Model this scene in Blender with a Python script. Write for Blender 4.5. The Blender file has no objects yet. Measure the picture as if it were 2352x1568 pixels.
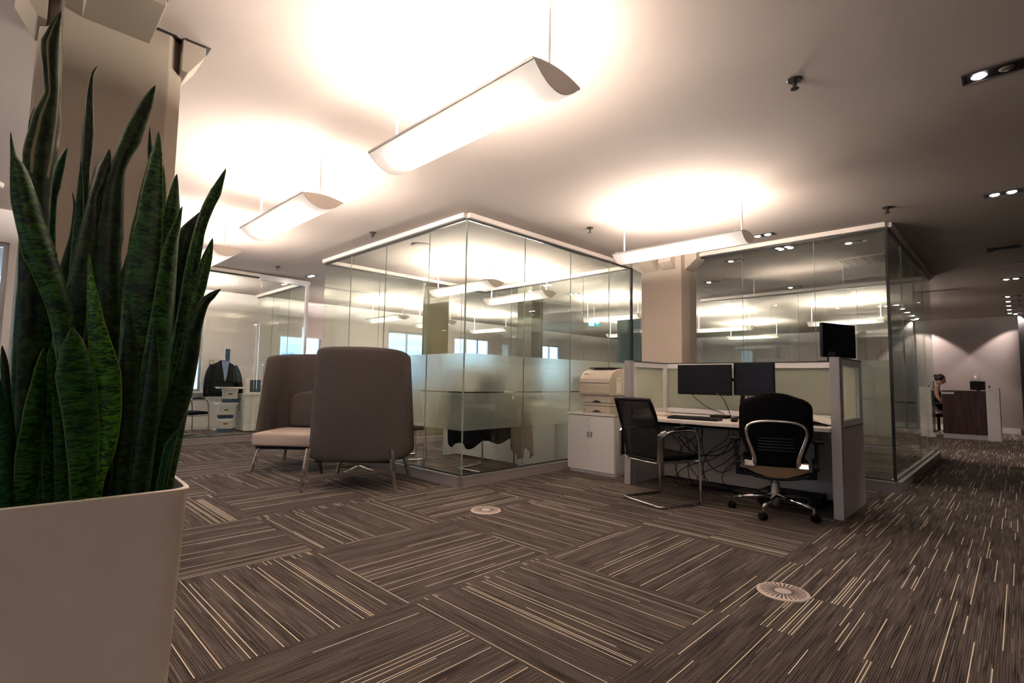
import bpy, bmesh, math, random
from mathutils import Vector, Matrix
R = math.radians
SC = bpy.context.scene
COL = SC.collection

# ---------------------------------------------------------------- camera, world, exposure
cam_data = bpy.data.cameras.new('camera')
cam_data.sensor_width = 36.0
cam_data.lens = 36.0 * 1181.1 / 2352.0
cam_data.clip_end = 200
cam = bpy.data.objects.new('camera', cam_data)
COL.objects.link(cam)
_y, _p, _r = R(44.606), R(4.304), R(0.934)
_f = Vector((math.cos(_y) * math.cos(_p), math.sin(_y) * math.cos(_p), math.sin(_p)))
_rt = Vector((math.sin(_y), -math.cos(_y), 0))
_up = _rt.cross(_f)
_r2 = math.cos(_r) * _rt + math.sin(_r) * _up
_u2 = -math.sin(_r) * _rt + math.cos(_r) * _up
cam.matrix_world = Matrix(((_r2.x, _u2.x, -_f.x, 0), (_r2.y, _u2.y, -_f.y, 0), (_r2.z, _u2.z, -_f.z, 1.07), (0, 0, 0, 1)))
SC.camera = cam

world = bpy.data.worlds.new('world')
SC.world = world
world.use_nodes = True
world.node_tree.nodes['Background'].inputs[0].default_value = (0.50, 0.70, 1.0, 1)
world.node_tree.nodes['Background'].inputs[1].default_value = 2.6
SC.view_settings.view_transform = 'Standard'
SC.view_settings.look = 'None'
SC.view_settings.exposure = 0.86
SC.view_settings.gamma = 1.0
SC.view_settings.use_curve_mapping = False
SC.cycles.max_bounces = 10
SC.cycles.transparent_max_bounces = 40
SC.cycles.diffuse_bounces = 4
SC.cycles.glossy_bounces = 5
SC.cycles.sample_clamp_indirect = 60.0
SC.cycles.caustics_reflective = False
SC.cycles.use_denoising = True
SC.cycles.adaptive_threshold = 0.03

CZ = 2.79            # ceiling height
TUBE = 170.0          # strength of the fluorescent tubes
WARM = (1.0, 0.87, 0.76)

# ---------------------------------------------------------------- materials
def lin(c):
    return tuple(((x / 255) / 12.92 if x / 255 <= 0.04045 else ((x / 255 + 0.055) / 1.055) ** 2.4) for x in c)

def mat(name, rgb, rough=0.6, metal=0.0, emit=None, es=0.0, bump=0.0, bscale=200.0, var=0.0, vscale=8.0, spec=0.5, sheen=0.0):
    m = bpy.data.materials.new(name); m.use_nodes = True
    nt = m.node_tree; b = nt.nodes['Principled BSDF']
    b.inputs['Base Color'].default_value = (*rgb, 1)
    b.inputs['Roughness'].default_value = rough
    b.inputs['Metallic'].default_value = metal
    b.inputs['Specular IOR Level'].default_value = spec
    if sheen: b.inputs['Sheen Weight'].default_value = sheen
    if emit:
        b.inputs['Emission Color'].default_value = (*emit, 1)
        b.inputs['Emission Strength'].default_value = es
    tc = nt.nodes.new('ShaderNodeTexCoord')
    if var:
        n = nt.nodes.new('ShaderNodeTexNoise'); n.inputs['Scale'].default_value = vscale; n.inputs['Detail'].default_value = 4
        mx = nt.nodes.new('ShaderNodeMix'); mx.data_type = 'RGBA'
        mx.inputs[6].default_value = (*[c * (1 - var) for c in rgb], 1)
        mx.inputs[7].default_value = (*[min(1, c * (1 + var)) for c in rgb], 1)
        nt.links.new(tc.outputs['Object'], n.inputs['Vector'])
        nt.links.new(n.outputs['Fac'], mx.inputs[0]); nt.links.new(mx.outputs[2], b.inputs['Base Color'])
    if bump:
        n2 = nt.nodes.new('ShaderNodeTexNoise'); n2.inputs['Scale'].default_value = bscale; n2.inputs['Detail'].default_value = 3
        bp = nt.nodes.new('ShaderNodeBump'); bp.inputs['Strength'].default_value = bump; bp.inputs['Distance'].default_value = 0.002
        nt.links.new(tc.outputs['Object'], n2.inputs['Vector'])
        nt.links.new(n2.outputs['Fac'], bp.inputs['Height']); nt.links.new(bp.outputs['Normal'], b.inputs['Normal'])
    return m

M = {}
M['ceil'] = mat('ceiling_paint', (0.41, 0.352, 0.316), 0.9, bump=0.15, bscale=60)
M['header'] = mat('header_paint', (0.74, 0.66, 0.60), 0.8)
M['wall'] = mat('wall_paint', (0.80, 0.77, 0.76), 0.85, bump=0.1, bscale=80)
M['swall'] = mat('brown_wall_paint', (0.15, 0.12, 0.11), 0.8)
M['rwall'] = mat('reception_wall_paint', (0.36, 0.31, 0.29), 0.85)
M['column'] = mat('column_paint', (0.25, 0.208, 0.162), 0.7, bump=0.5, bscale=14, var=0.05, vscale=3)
M['gap'] = mat('shadow_gap_black', (0.012, 0.010, 0.012), 0.6)
M['plinth'] = mat('grey_plinth_laminate', (0.34, 0.30, 0.29), 0.45)
M['alu'] = mat('aluminium', (0.62, 0.60, 0.60), 0.35, 0.7)
M['dark'] = mat('dark_trim', (0.03, 0.028, 0.03), 0.4)
M['white'] = mat('white_laminate', (0.84, 0.82, 0.82), 0.35)
M['worktop'] = mat('worktop_laminate', (0.84, 0.78, 0.74), 0.4)
M['greypost'] = mat('panel_post_grey', (0.42, 0.40, 0.42), 0.45)
M['panel'] = mat('panel_laminate', (0.60, 0.54, 0.51), 0.5)
M['chrome'] = mat('chrome', (0.80, 0.79, 0.78), 0.12, 1.0)
M['steel'] = mat('brushed_steel', (0.60, 0.58, 0.56), 0.3, 1.0)
M['black'] = mat('black_plastic', (0.005, 0.005, 0.006), 0.42, spec=0.3)
M['rubber'] = mat('black_rubber', (0.005, 0.005, 0.005), 0.6, spec=0.2)
M['bfab'] = mat('black_fabric', (0.004, 0.004, 0.0045), 0.95, bump=0.4, bscale=600, spec=0.15)
M['greyfab'] = mat('brown_grey_felt', (0.108, 0.094, 0.090), 0.95, bump=0.8, bscale=300, var=0.30, vscale=70, spec=0.2)
M['cream'] = mat('cream_upholstery', (0.60, 0.51, 0.45), 0.9, bump=0.3, bscale=400, var=0.06, vscale=90)
M['tan'] = mat('tan_underside', (0.18, 0.115, 0.062), 0.7)
M['printer'] = mat('printer_beige', (0.64, 0.56, 0.46), 0.45)
M['printdark'] = mat('printer_shadow', (0.05, 0.045, 0.04), 0.6)
M['screen'] = mat('monitor_screen', (0.006, 0.007, 0.016), 0.45, spec=0.3)
M['paper'] = mat('paper', (0.80, 0.76, 0.70), 0.8)
M['orange'] = mat('orange_cover', (0.80, 0.34, 0.14), 0.6)
M['pot'] = mat('planter_satin', (0.82, 0.71, 0.61), 0.4, bump=0.03, bscale=30)
M['soil'] = mat('soil', (0.035, 0.024, 0.016), 0.95, bump=1.0, bscale=60, var=0.6, vscale=40)
M['wood'] = None
M['skin'] = mat('skin', (0.62, 0.36, 0.26), 0.5)
M['hair'] = mat('dark_hair', (0.020, 0.012, 0.010), 0.55)
M['khaki'] = mat('khaki_cloth', (0.30, 0.22, 0.13), 0.85, bump=0.3, bscale=300, var=0.12, vscale=15)
M['navy'] = mat('navy_cloth', (0.006, 0.0065, 0.011), 0.85, spec=0.15, bump=0.3, bscale=300)
M['blue'] = mat('storage_box_blue', (0.035, 0.08, 0.17), 0.6)
M['bluecloth'] = mat('blue_lining_cloth', (0.24, 0.34, 0.55), 0.7)
M['lens_end'] = mat('fixture_end_cap', (0.86, 0.78, 0.70), 0.5)
M['rod'] = mat('white_rod', (0.82, 0.80, 0.78), 0.4)
M['speaker'] = mat('ceiling_speaker_paint', (0.42, 0.38, 0.34), 0.7)
M['sign_g'] = mat('exit_sign_green', (0.0, 0.22, 0.22), 0.5, emit=(0.0, 0.40, 0.42), es=0.8)
M['sign_w'] = mat('exit_sign_white', (0.8, 0.9, 0.9), 0.5, emit=(0.75, 1.0, 1.0), es=1.6)
M['tube'] = mat('fluorescent_tube', (1, 1, 1), 0.5, emit=WARM, es=TUBE)
M['halogen'] = mat('halogen_lamp', (1, 1, 1), 0.5, emit=(1.0, 0.86, 0.80), es=30)
M['far_build'] = mat('far_facade', (0.75, 0.82, 0.92), 0.8)
M['far_glass'] = mat('far_facade_glass', (0.20, 0.34, 0.60), 0.3)
M['olive'] = mat('olive_panel', (0.28, 0.24, 0.11), 0.6)
M['taupe'] = mat('taupe_column', (0.20, 0.175, 0.15), 0.7)
M['blind'] = mat('roller_blind', (0.74, 0.70, 0.74), 0.8)
M['stripe'] = mat('rib_black', (0.03, 0.03, 0.032), 0.8)

def glass_mat(name, tint, k=1.0):
    m = bpy.data.materials.new(name); m.use_nodes = True; nt = m.node_tree; nt.nodes.clear()
    o = nt.nodes.new('ShaderNodeOutputMaterial'); mx = nt.nodes.new('ShaderNodeMixShader')
    t = nt.nodes.new('ShaderNodeBsdfTransparent'); t.inputs[0].default_value = (*tint, 1)
    g = nt.nodes.new('ShaderNodeBsdfGlossy'); g.inputs['Roughness'].default_value = 0.0; g.inputs[0].default_value = (0.95, 0.97, 0.95, 1)
    lw = nt.nodes.new('ShaderNodeLayerWeight'); lw.inputs[0].default_value = 0.5
    p = nt.nodes.new('ShaderNodeMath'); p.operation = 'POWER'; p.inputs[1].default_value = 4.0
    a = nt.nodes.new('ShaderNodeMath'); a.operation = 'MULTIPLY_ADD'; a.inputs[1].default_value = 0.9; a.inputs[2].default_value = 0.05 * k
    a.use_clamp = True
    nt.links.new(lw.outputs['Facing'], p.inputs[0]); nt.links.new(p.outputs[0], a.inputs[0]); nt.links.new(a.outputs[0], mx.inputs[0])
    nt.links.new(t.outputs[0], mx.inputs[1]); nt.links.new(g.outputs[0], mx.inputs[2]); nt.links.new(mx.outputs[0], o.inputs[0])
    return m
M['glass'] = glass_mat('clear_glass', (0.955, 0.985, 0.965))
M['glass_edge'] = mat('green_glass_edge', (0.34, 0.42, 0.34), 0.15)

def frost_mat(name, tint, mixd, rough):
    m = bpy.data.materials.new(name); m.use_nodes = True; nt = m.node_tree; nt.nodes.clear()
    o = nt.nodes.new('ShaderNodeOutputMaterial')
    d = nt.nodes.new('ShaderNodeBsdfDiffuse'); d.inputs[0].default_value = (*[c * 0.8 for c in tint], 1)
    tl = nt.nodes.new('ShaderNodeBsdfTranslucent'); tl.inputs[0].default_value = (*[c * 0.9 for c in tint], 1)
    r = nt.nodes.new('ShaderNodeBsdfRefraction'); r.inputs['Roughness'].default_value = rough; r.inputs['IOR'].default_value = 1.18; r.inputs[0].default_value = (*tint, 1)
    m1 = nt.nodes.new('ShaderNodeMixShader'); m1.inputs[0].default_value = 0.62
    m2 = nt.nodes.new('ShaderNodeMixShader'); m2.inputs[0].default_value = mixd
    nt.links.new(d.outputs[0], m1.inputs[1]); nt.links.new(tl.outputs[0], m1.inputs[2])
    nt.links.new(r.outputs[0], m2.inputs[1]); nt.links.new(m1.outputs[0], m2.inputs[2]); nt.links.new(m2.outputs[0], o.inputs[0])
    return m
M['frost'] = frost_mat('frosted_film', (0.93, 0.94, 0.89), 0.24, 0.34)
M['frost_panel'] = frost_mat('frosted_panel_glass', (0.90, 0.93, 0.84), 0.8, 0.5)

def lens_mat():
    m = bpy.data.materials.new('ribbed_diffuser'); m.use_nodes = True; nt = m.node_tree; nt.nodes.clear()
    o = nt.nodes.new('ShaderNodeOutputMaterial')
    tl = nt.nodes.new('ShaderNodeBsdfTranslucent'); tl.inputs[0].default_value = (0.24, 0.23, 0.22, 1)
    d = nt.nodes.new('ShaderNodeBsdfDiffuse'); d.inputs[0].default_value = (0.45, 0.42, 0.39, 1)
    m1 = nt.nodes.new('ShaderNodeMixShader'); m1.inputs[0].default_value = 0.22
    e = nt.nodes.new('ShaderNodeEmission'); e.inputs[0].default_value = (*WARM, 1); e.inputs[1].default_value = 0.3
    ad = nt.nodes.new('ShaderNodeAddShader')
    nt.links.new(tl.outputs[0], m1.inputs[1]); nt.links.new(d.outputs[0], m1.inputs[2])
    nt.links.new(m1.outputs[0], ad.inputs[0]); nt.links.new(e.outputs[0], ad.inputs[1]); nt.links.new(ad.outputs[0], o.inputs[0])
    return m
M['lens'] = lens_mat()

def wood_mat():
    m = mat('dark_walnut', (0.035, 0.014, 0.010), 0.35)
    nt = m.node_tree; b = nt.nodes['Principled BSDF']
    tc = nt.nodes.new('ShaderNodeTexCoord'); mp = nt.nodes.new('ShaderNodeMapping'); mp.inputs['Scale'].default_value = (14, 14, 0.9)
    n = nt.nodes.new('ShaderNodeTexNoise'); n.inputs['Scale'].default_value = 1.5; n.inputs['Detail'].default_value = 6; n.inputs['Distortion'].default_value = 0.6
    cr = nt.nodes.new('ShaderNodeValToRGB')
    cr.color_ramp.elements[0].position = 0.3; cr.color_ramp.elements[0].color = (0.016, 0.006, 0.005, 1)
    cr.color_ramp.elements[1].position = 0.75; cr.color_ramp.elements[1].color = (0.085, 0.036, 0.026, 1)
    nt.links.new(tc.outputs['Object'], mp.inputs['Vector']); nt.links.new(mp.outputs[0], n.inputs['Vector'])
    nt.links.new(n.outputs['Fac'], cr.inputs[0]); nt.links.new(cr.outputs[0], b.inputs['Base Color'])
    return m
M['wood'] = wood_mat()

def leaf_mat(name, dark, lite, edge, bandscale, yellow):
    m = bpy.data.materials.new(name); m.use_nodes = True; nt = m.node_tree; b = nt.nodes['Principled BSDF']
    b.inputs['Roughness'].default_value = 0.38; b.inputs['Specular IOR Level'].default_value = 0.28
    N = nt.nodes.new; Lk = nt.links.new
    uv = N('ShaderNodeUVMap'); mp = N('ShaderNodeMapping'); mp.inputs['Scale'].default_value = (1.2, bandscale, 1)
    Lk(uv.outputs[0], mp.inputs['Vector'])
    n = N('ShaderNodeTexNoise'); n.inputs['Scale'].default_value = 1.6; n.inputs['Detail'].default_value = 5; n.inputs['Distortion'].default_value = 1.4
    Lk(mp.outputs[0], n.inputs['Vector'])
    cr = N('ShaderNodeValToRGB'); cr.color_ramp.elements[0].position = 0.42; cr.color_ramp.elements[0].color = (*dark, 1)
    cr.color_ramp.elements[1].position = 0.60; cr.color_ramp.elements[1].color = (*lite, 1)
    Lk(n.outputs['Fac'], cr.inputs[0])
    sx = N('ShaderNodeSeparateXYZ'); Lk(uv.outputs[0], sx.inputs[0])
    d = N('ShaderNodeMath'); d.operation = 'SUBTRACT'; d.inputs[1].default_value = 0.5; Lk(sx.outputs['X'], d.inputs[0])
    a = N('ShaderNodeMath'); a.operation = 'ABSOLUTE'; Lk(d.outputs[0], a.inputs[0])
    g = N('ShaderNodeMath'); g.operation = 'GREATER_THAN'; g.inputs[1].default_value = 0.47; Lk(a.outputs[0], g.inputs[0])
    mx = N('ShaderNodeMix'); mx.data_type = 'RGBA'; mx.inputs[7].default_value = (*edge, 1)
    Lk(g.outputs[0], mx.inputs[0]); Lk(cr.outputs[0], mx.inputs[6])
    out = mx.outputs[2]
    if yellow:
        # two cream stripes lengthwise, only on the upper half of the leaf
        s1 = N('ShaderNodeMath'); s1.operation = 'SUBTRACT'; s1.inputs[1].default_value = 0.27; Lk(a.outputs[0], s1.inputs[0])
        s2 = N('ShaderNodeMath'); s2.operation = 'ABSOLUTE'; Lk(s1.outputs[0], s2.inputs[0])
        s3 = N('ShaderNodeMath'); s3.operation = 'LESS_THAN'; s3.inputs[1].default_value = 0.045; Lk(s2.outputs[0], s3.inputs[0])
        s4 = N('ShaderNodeMath'); s4.operation = 'GREATER_THAN'; s4.inputs[1].default_value = 0.66; Lk(sx.outputs['Y'], s4.inputs[0])
        s5 = N('ShaderNodeMath'); s5.operation = 'MULTIPLY'; Lk(s3.outputs[0], s5.inputs[0]); Lk(s4.outputs[0], s5.inputs[1])
        m2 = N('ShaderNodeMix'); m2.data_type = 'RGBA'; m2.inputs[7].default_value = (0.22, 0.19, 0.09, 1)
        Lk(s5.outputs[0], m2.inputs[0]); Lk(out, m2.inputs[6]); out = m2.outputs[2]
    Lk(out, b.inputs['Base Color'])
    return m
LEAF = [leaf_mat('leaf_dark', (0.002, 0.008, 0.002), (0.012, 0.042, 0.004), (0.05, 0.09, 0.02), 34, False),
        leaf_mat('leaf_mid', (0.002, 0.013, 0.002), (0.026, 0.105, 0.006), (0.07, 0.13, 0.02), 40, False),
        leaf_mat('leaf_teal', (0.002, 0.022, 0.008), (0.008, 0.075, 0.018), (0.05, 0.16, 0.05), 26, False),
        leaf_mat('leaf_bright', (0.004, 0.028, 0.002), (0.070, 0.230, 0.008), (0.16, 0.24, 0.03), 46, False),
        leaf_mat('leaf_striped', (0.004, 0.010, 0.004), (0.018, 0.040, 0.010), (0.05, 0.09, 0.02), 22, True)]

def carpet_mat():
    m = bpy.data.materials.new('striped_carpet_tiles'); m.use_nodes = True; nt = m.node_tree; b = nt.nodes['Principled BSDF']
    b.inputs['Roughness'].default_value = 0.95; b.inputs['Specular IOR Level'].default_value = 0.15
    N = nt.nodes.new; Lk = nt.links.new
    def mth(op, a, c=None, d=None, clamp=False):
        n = N('ShaderNodeMath'); n.operation = op; n.use_clamp = clamp
        for i, v in enumerate((a, c, d)):
            if v is None: continue
            if isinstance(v, (int, float)): n.inputs[i].default_value = v
            else: Lk(v, n.inputs[i])
        return n.outputs[0]
    geo = N('ShaderNodeNewGeometry'); sp = N('ShaderNodeSeparateXYZ'); Lk(geo.outputs['Position'], sp.inputs[0])
    X, Y = sp.outputs['X'], sp.outputs['Y']
    # blocks of the basket weave: 1.0 m x 1.035 m, edges at x = 0.48 + n, y = 1.09 + n * 1.035
    bx = mth('FLOOR', mth('SUBTRACT', X, 0.487))
    by = mth('FLOOR', mth('DIVIDE', mth('SUBTRACT', Y, 1.09), 1.035))
    par = mth('MODULO', mth('ADD', mth('ADD', bx, by), 100.0), 2.0)          # 1 -> stripes along Y
    par = mth('GREATER_THAN', par, 0.5)
    # south of y = 1.09: all tiles run along X ; near the desk (x > 3.49): all along Y
    south = mth('LESS_THAN', Y, 1.09)
    east = mth('MULTIPLY', mth('GREATER_THAN', X, 3.487), mth('SUBTRACT', 1.0, south))
    # flag: 1 = along Y
    flag = mth('MAXIMUM', mth('MULTIPLY', par, mth('SUBTRACT', 1.0, south)), east)
    def sel(a, c):   # flag ? c : a
        return mth('ADD', mth('MULTIPLY', a, mth('SUBTRACT', 1.0, flag)), mth('MULTIPLY', c, flag))
    u = sel(X, Y); v = sel(Y, X)
    uo = mth('DIVIDE', mth('SUBTRACT', u, sel(mth('ADD', 0.487, 0.0), mth('ADD', 1.09, 0.0))), 0.5)
    ti = mth('FLOOR', uo); tf = mth('FRACT', uo)
    vi_t = mth('FLOOR', mth('DIVIDE', v, 0.5))
    pitch = 0.0125
    k = mth('FLOOR', mth('DIVIDE', v, pitch)); kf = mth('FRACT', mth('DIVIDE', v, pitch))
    # in the basket weave stripes run on through both tiles of a block
    ti2 = mth('FLOOR', mth('DIVIDE', mth('ADD', ti, mth('MULTIPLY', flag, 0.0)), 2.0))
    weave = mth('SUBTRACT', 1.0, mth('MAXIMUM', south, east))
    tid = mth('ADD', mth('MULTIPLY', ti, mth('SUBTRACT', 1.0, weave)), mth('MULTIPLY', mth('ADD', mth('MULTIPLY', ti2, 2.0), 0.31), weave))
    tfr = mth('ADD', mth('MULTIPLY', tf, mth('SUBTRACT', 1.0, weave)), mth('MULTIPLY', mth('FRACT', mth('DIVIDE', uo, 2.0)), weave))
    def wn(a, c, d):
        cb = N('ShaderNodeCombineXYZ')
        for i, vv in enumerate((a, c, d)):
            if isinstance(vv, (int, float)): cb.inputs[i].default_value = vv
            else: Lk(vv, cb.inputs[i])
        w = N('ShaderNodeTexWhiteNoise'); w.noise_dimensions = '3D'; Lk(cb.outputs[0], w.inputs['Vector'])
        s = N('ShaderNodeSeparateColor'); Lk(w.outputs['Color'], s.inputs[0])
        return s.outputs[0], s.outputs[1], s.outputs[2]
    r1, r2, r3 = wn(k, tid, flag)
    on = mth('LESS_THAN', r1, 0.135)
    # start / end of the yarn inside the tile
    full = mth('GREATER_THAN', r2, 0.18)
    st = mth('MULTIPLY', mth('SUBTRACT', 1.0, full), mth('MULTIPLY', r3, 0.6))
    en = mth('ADD', mth('ADD', st, 0.5), full)
    seg = mth('MULTIPLY', mth('GREATER_THAN', tfr, st), mth('LESS_THAN', tfr, en))
    thin = mth('LESS_THAN', mth('ABSOLUTE', mth('SUBTRACT', kf, 0.5)), 0.15)
    # thin secondary lines, much weaker
    k2 = mth('FLOOR', mth('DIVIDE', v, 0.007)); k2f = mth('FRACT', mth('DIVIDE', v, 0.007))
    q1, q2, q3 = wn(k2, tid, mth('ADD', flag, 7.0))
    faint = mth('MULTIPLY', mth('LESS_THAN', q1, 0.12), mth('LESS_THAN', mth('ABSOLUTE', mth('SUBTRACT', k2f, 0.5)), 0.28))
    faint = mth('MULTIPLY', faint, mth('GREATER_THAN', mth('SINE', mth('ADD', mth('MULTIPLY', tfr, 9.0), mth('MULTIPLY', q2, 20.0))), 0.0))
    # mottled rib tone
    cb = N('ShaderNodeCombineXYZ'); Lk(mth('MULTIPLY', u, 3.0), cb.inputs[0]); Lk(mth('MULTIPLY', v, 120.0), cb.inputs[1])
    nz = N('ShaderNodeTexNoise'); nz.inputs['Scale'].default_value = 1.0; nz.inputs['Detail'].default_value = 2; Lk(cb.outputs[0], nz.inputs['Vector'])
    cb2 = N('ShaderNodeCombineXYZ'); Lk(mth('MULTIPLY', u, 2.2), cb2.inputs[0]); Lk(mth('MULTIPLY', v, 14.0), cb2.inputs[1])
    nz2 = N('ShaderNodeTexNoise'); nz2.inputs['Scale'].default_value = 1.0; nz2.inputs['Detail'].default_value = 3; Lk(cb2.outputs[0], nz2.inputs['Vector'])
    cb3 = N('ShaderNodeCombineXYZ'); Lk(mth('MULTIPLY', u, 160.0), cb3.inputs[0]); Lk(mth('MULTIPLY', v, 260.0), cb3.inputs[1])
    nz3 = N('ShaderNodeTexNoise'); nz3.inputs['Scale'].default_value = 1.0; nz3.inputs['Detail'].default_value = 1; Lk(cb3.outputs[0], nz3.inputs['Vector'])
    rib = mth('MULTIPLY_ADD', mth('SINE', mth('MULTIPLY', v, 2 * math.pi / 0.0085)), 0.13, 0.5)
    tone = mth('ADD', mth('MULTIPLY', nz.outputs['Fac'], 0.95), mth('MULTIPLY', nz2.outputs['Fac'], 0.55))
    tone = mth('ADD', tone, mth('MULTIPLY', nz3.outputs['Fac'], 0.5))
    tone = mth('SUBTRACT', mth('ADD', tone, rib), 1.0, clamp=True)
    cr = N('ShaderNodeValToRGB')
    cr.color_ramp.elements[0].position = 0.18; cr.color_ramp.elements[0].color = (0.013, 0.010, 0.009, 1)
    cr.color_ramp.elements[1].position = 0.85; cr.color_ramp.elements[1].color = (0.205, 0.168, 0.151, 1)
    Lk(tone, cr.inputs[0])
    m1 = N('ShaderNodeMix'); m1.data_type = 'RGBA'; m1.inputs[7].default_value = (0.32, 0.265, 0.22, 1)
    Lk(cr.outputs[0], m1.inputs[6]); Lk(mth('MULTIPLY', faint, 0.6), m1.inputs[0])
    m2 = N('ShaderNodeMix'); m2.data_type = 'RGBA'; m2.inputs[7].default_value = (0.95, 0.87, 0.70, 1)
    Lk(m1.outputs[2], m2.inputs[6]); Lk(mth('MULTIPLY', mth('MULTIPLY', on, thin), seg), m2.inputs[0])
    Lk(m2.outputs[2], b.inputs['Base Color'])
    bp = N('ShaderNodeBump'); bp.inputs['Strength'].default_value = 0.35; bp.inputs['Distance'].default_value = 0.002
    Lk(tone, bp.inputs['Height']); Lk(bp.outputs['Normal'], b.inputs['Normal'])
    return m
M['carpet'] = carpet_mat()

def mesh_mat():
    m = bpy.data.materials.new('chair_mesh_fabric'); m.use_nodes = True; nt = m.node_tree
    b = nt.nodes['Principled BSDF']; b.inputs['Base Color'].default_value = (0.012, 0.0105, 0.0095, 1); b.inputs['Roughness'].default_value = 0.7
    t = nt.nodes.new('ShaderNodeBsdfTransparent'); mx = nt.nodes.new('ShaderNodeMixShader'); mx.inputs[0].default_value = 0.80
    o = nt.nodes['Material Output']
    nt.links.new(t.outputs[0], mx.inputs[1]); nt.links.new(b.outputs[0], mx.inputs[2]); nt.links.new(mx.outputs[0], o.inputs[0])
    return m
M['mesh'] = mesh_mat()

# ---------------------------------------------------------------- geometry helpers
def link(name, bm, m, parent=None, smooth=False, bevel=0.0, sub=0, solid=0.0):
    me = bpy.data.meshes.new(name)
    bmesh.ops.recalc_face_normals(bm, faces=bm.faces[:]) if not solid else None
    bm.to_mesh(me); bm.free()
    me.materials.append(m)
    if smooth:
        for p in me.polygons: p.use_smooth = True
    o = bpy.data.objects.new(name, me); COL.objects.link(o)
    if parent: o.parent = parent
    if solid:
        md = o.modifiers.new('solid', 'SOLIDIFY'); md.thickness = solid; md.offset = 0
    if bevel:
        md = o.modifiers.new('bevel', 'BEVEL'); md.width = bevel; md.segments = 2; md.limit_method = 'ANGLE'; md.angle_limit = R(40)
    if sub:
        md = o.modifiers.new('sub', 'SUBSURF'); md.levels = sub; md.render_levels = sub
    return o

def box(bm, x0, x1, y0, y1, z0, z1, T=None):
    vs = [bm.verts.new(p) for p in ((x0, y0, z0), (x1, y0, z0), (x1, y1, z0), (x0, y1, z0), (x0, y0, z1), (x1, y0, z1), (x1, y1, z1), (x0, y1, z1))]
    for f in ((0, 3, 2, 1), (4, 5, 6, 7), (0, 1, 5, 4), (1, 2, 6, 5), (2, 3, 7, 6), (3, 0, 4, 7)):
        bm.faces.new([vs[i] for i in f])
    if T is not None:
        for v in vs: v.co = T @ v.co
    return vs

def B(*boxes):
    bm = bmesh.new()
    for b in boxes: box(bm, *b)
    return bm

def tube(bm, pts, r, n=8, closed=False):
    pts = [Vector(p) for p in pts]; rs = r if isinstance(r, (list, tuple)) else [r] * len(pts)
    rings = []; N = len(pts); prev = None
    for i, p in enumerate(pts):
        a = pts[(i - 1) % N] if (i > 0 or closed) else p
        c = pts[(i + 1) % N] if (i < N - 1 or closed) else p
        t = (c - a).normalized()
        if prev is None:
            up = Vector((0, 0, 1)) if abs(t.z) < 0.9 else Vector((1, 0, 0))
            s = t.cross(up).normalized()
        else:
            s = (prev - t * prev.dot(t))
            s = s.normalized() if s.length > 1e-6 else t.orthogonal().normalized()
        prev = s; w = t.cross(s)
        rings.append([bm.verts.new(p + rs[i] * (math.cos(2 * math.pi * k / n) * s + math.sin(2 * math.pi * k / n) * w)) for k in range(n)])
    m = N if closed else N - 1
    for i in range(m):
        A, Bn = rings[i], rings[(i + 1) % N]
        for k in range(n): bm.faces.new((A[k], A[(k + 1) % n], Bn[(k + 1) % n], Bn[k]))
    if not closed:
        bm.faces.new(rings[0][::-1]); bm.faces.new(rings[-1])

def smoothpath(pts, it=2):
    pts = [Vector(p) for p in pts]
    for _ in range(it):
        q = [pts[0]]
        for a, b in zip(pts, pts[1:]):
            q += [a.lerp(b, 0.25), a.lerp(b, 0.75)]
        q.append(pts[-1]); pts = q
    return pts

def lathe(bm, prof, n=24, c=(0, 0, 0), T=None):
    rings = []
    for r, z in prof:
        ring = []
        for k in range(n):
            p = Vector((c[0] + r * math.cos(2 * math.pi * k / n), c[1] + r * math.sin(2 * math.pi * k / n), c[2] + z))
            if T is not None: p = T @ p
            ring.append(bm.verts.new(p))
        rings.append(ring)
    for a, b in zip(rings, rings[1:]):
        for k in range(n): bm.faces.new((a[k], a[(k + 1) % n], b[(k + 1) % n], b[k]))
    bm.faces.new(rings[0][::-1]); bm.faces.new(rings[-1])

def prism(bm, poly, axis, a0, a1, T=None):
    """extrude a 2D polygon along an axis; poly are coordinates of the other two axes in order"""
    def P(q, a):
        v = {'x': (a, q[0], q[1]), 'y': (q[0], a, q[1]), 'z': (q[0], q[1], a)}[axis]
        v = Vector(v)
        return T @ v if T is not None else v
    A = [bm.verts.new(P(q, a0)) for q in poly]; C2 = [bm.verts.new(P(q, a1)) for q in poly]
    n = len(poly)
    for i in range(n): bm.faces.new((A[i], A[(i + 1) % n], C2[(i + 1) % n], C2[i]))
    bm.faces.new(A[::-1]); bm.faces.new(C2)

def ell(bm, c, r, T=None, seg=16, ring=10):
    ret = bmesh.ops.create_uvsphere(bm, u_segments=seg, v_segments=ring, radius=1.0)
    for v in ret['verts']:
        v.co = Vector((v.co.x * r[0], v.co.y * r[1], v.co.z * r[2])) + Vector(c)
        if T is not None: v.co = T @ v.co

def thing(name, label, cat, loc=(0, 0, 0), rz=0.0, group=None):
    o = bpy.data.objects.new(name, None); COL.objects.link(o)
    o.location = loc; o.rotation_euler = (0, 0, rz); o.empty_display_size = 0.1
    o['label'] = label; o['category'] = cat
    if group: o['group'] = group
    return o

def tag(o, label, cat, group=None):
    o['label'] = label; o['category'] = cat
    if group: o['group'] = group
    return o

def struct(name, bm, m, **k):
    o = link(name, bm, m, **k); o['kind'] = 'structure'
    return o

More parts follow.
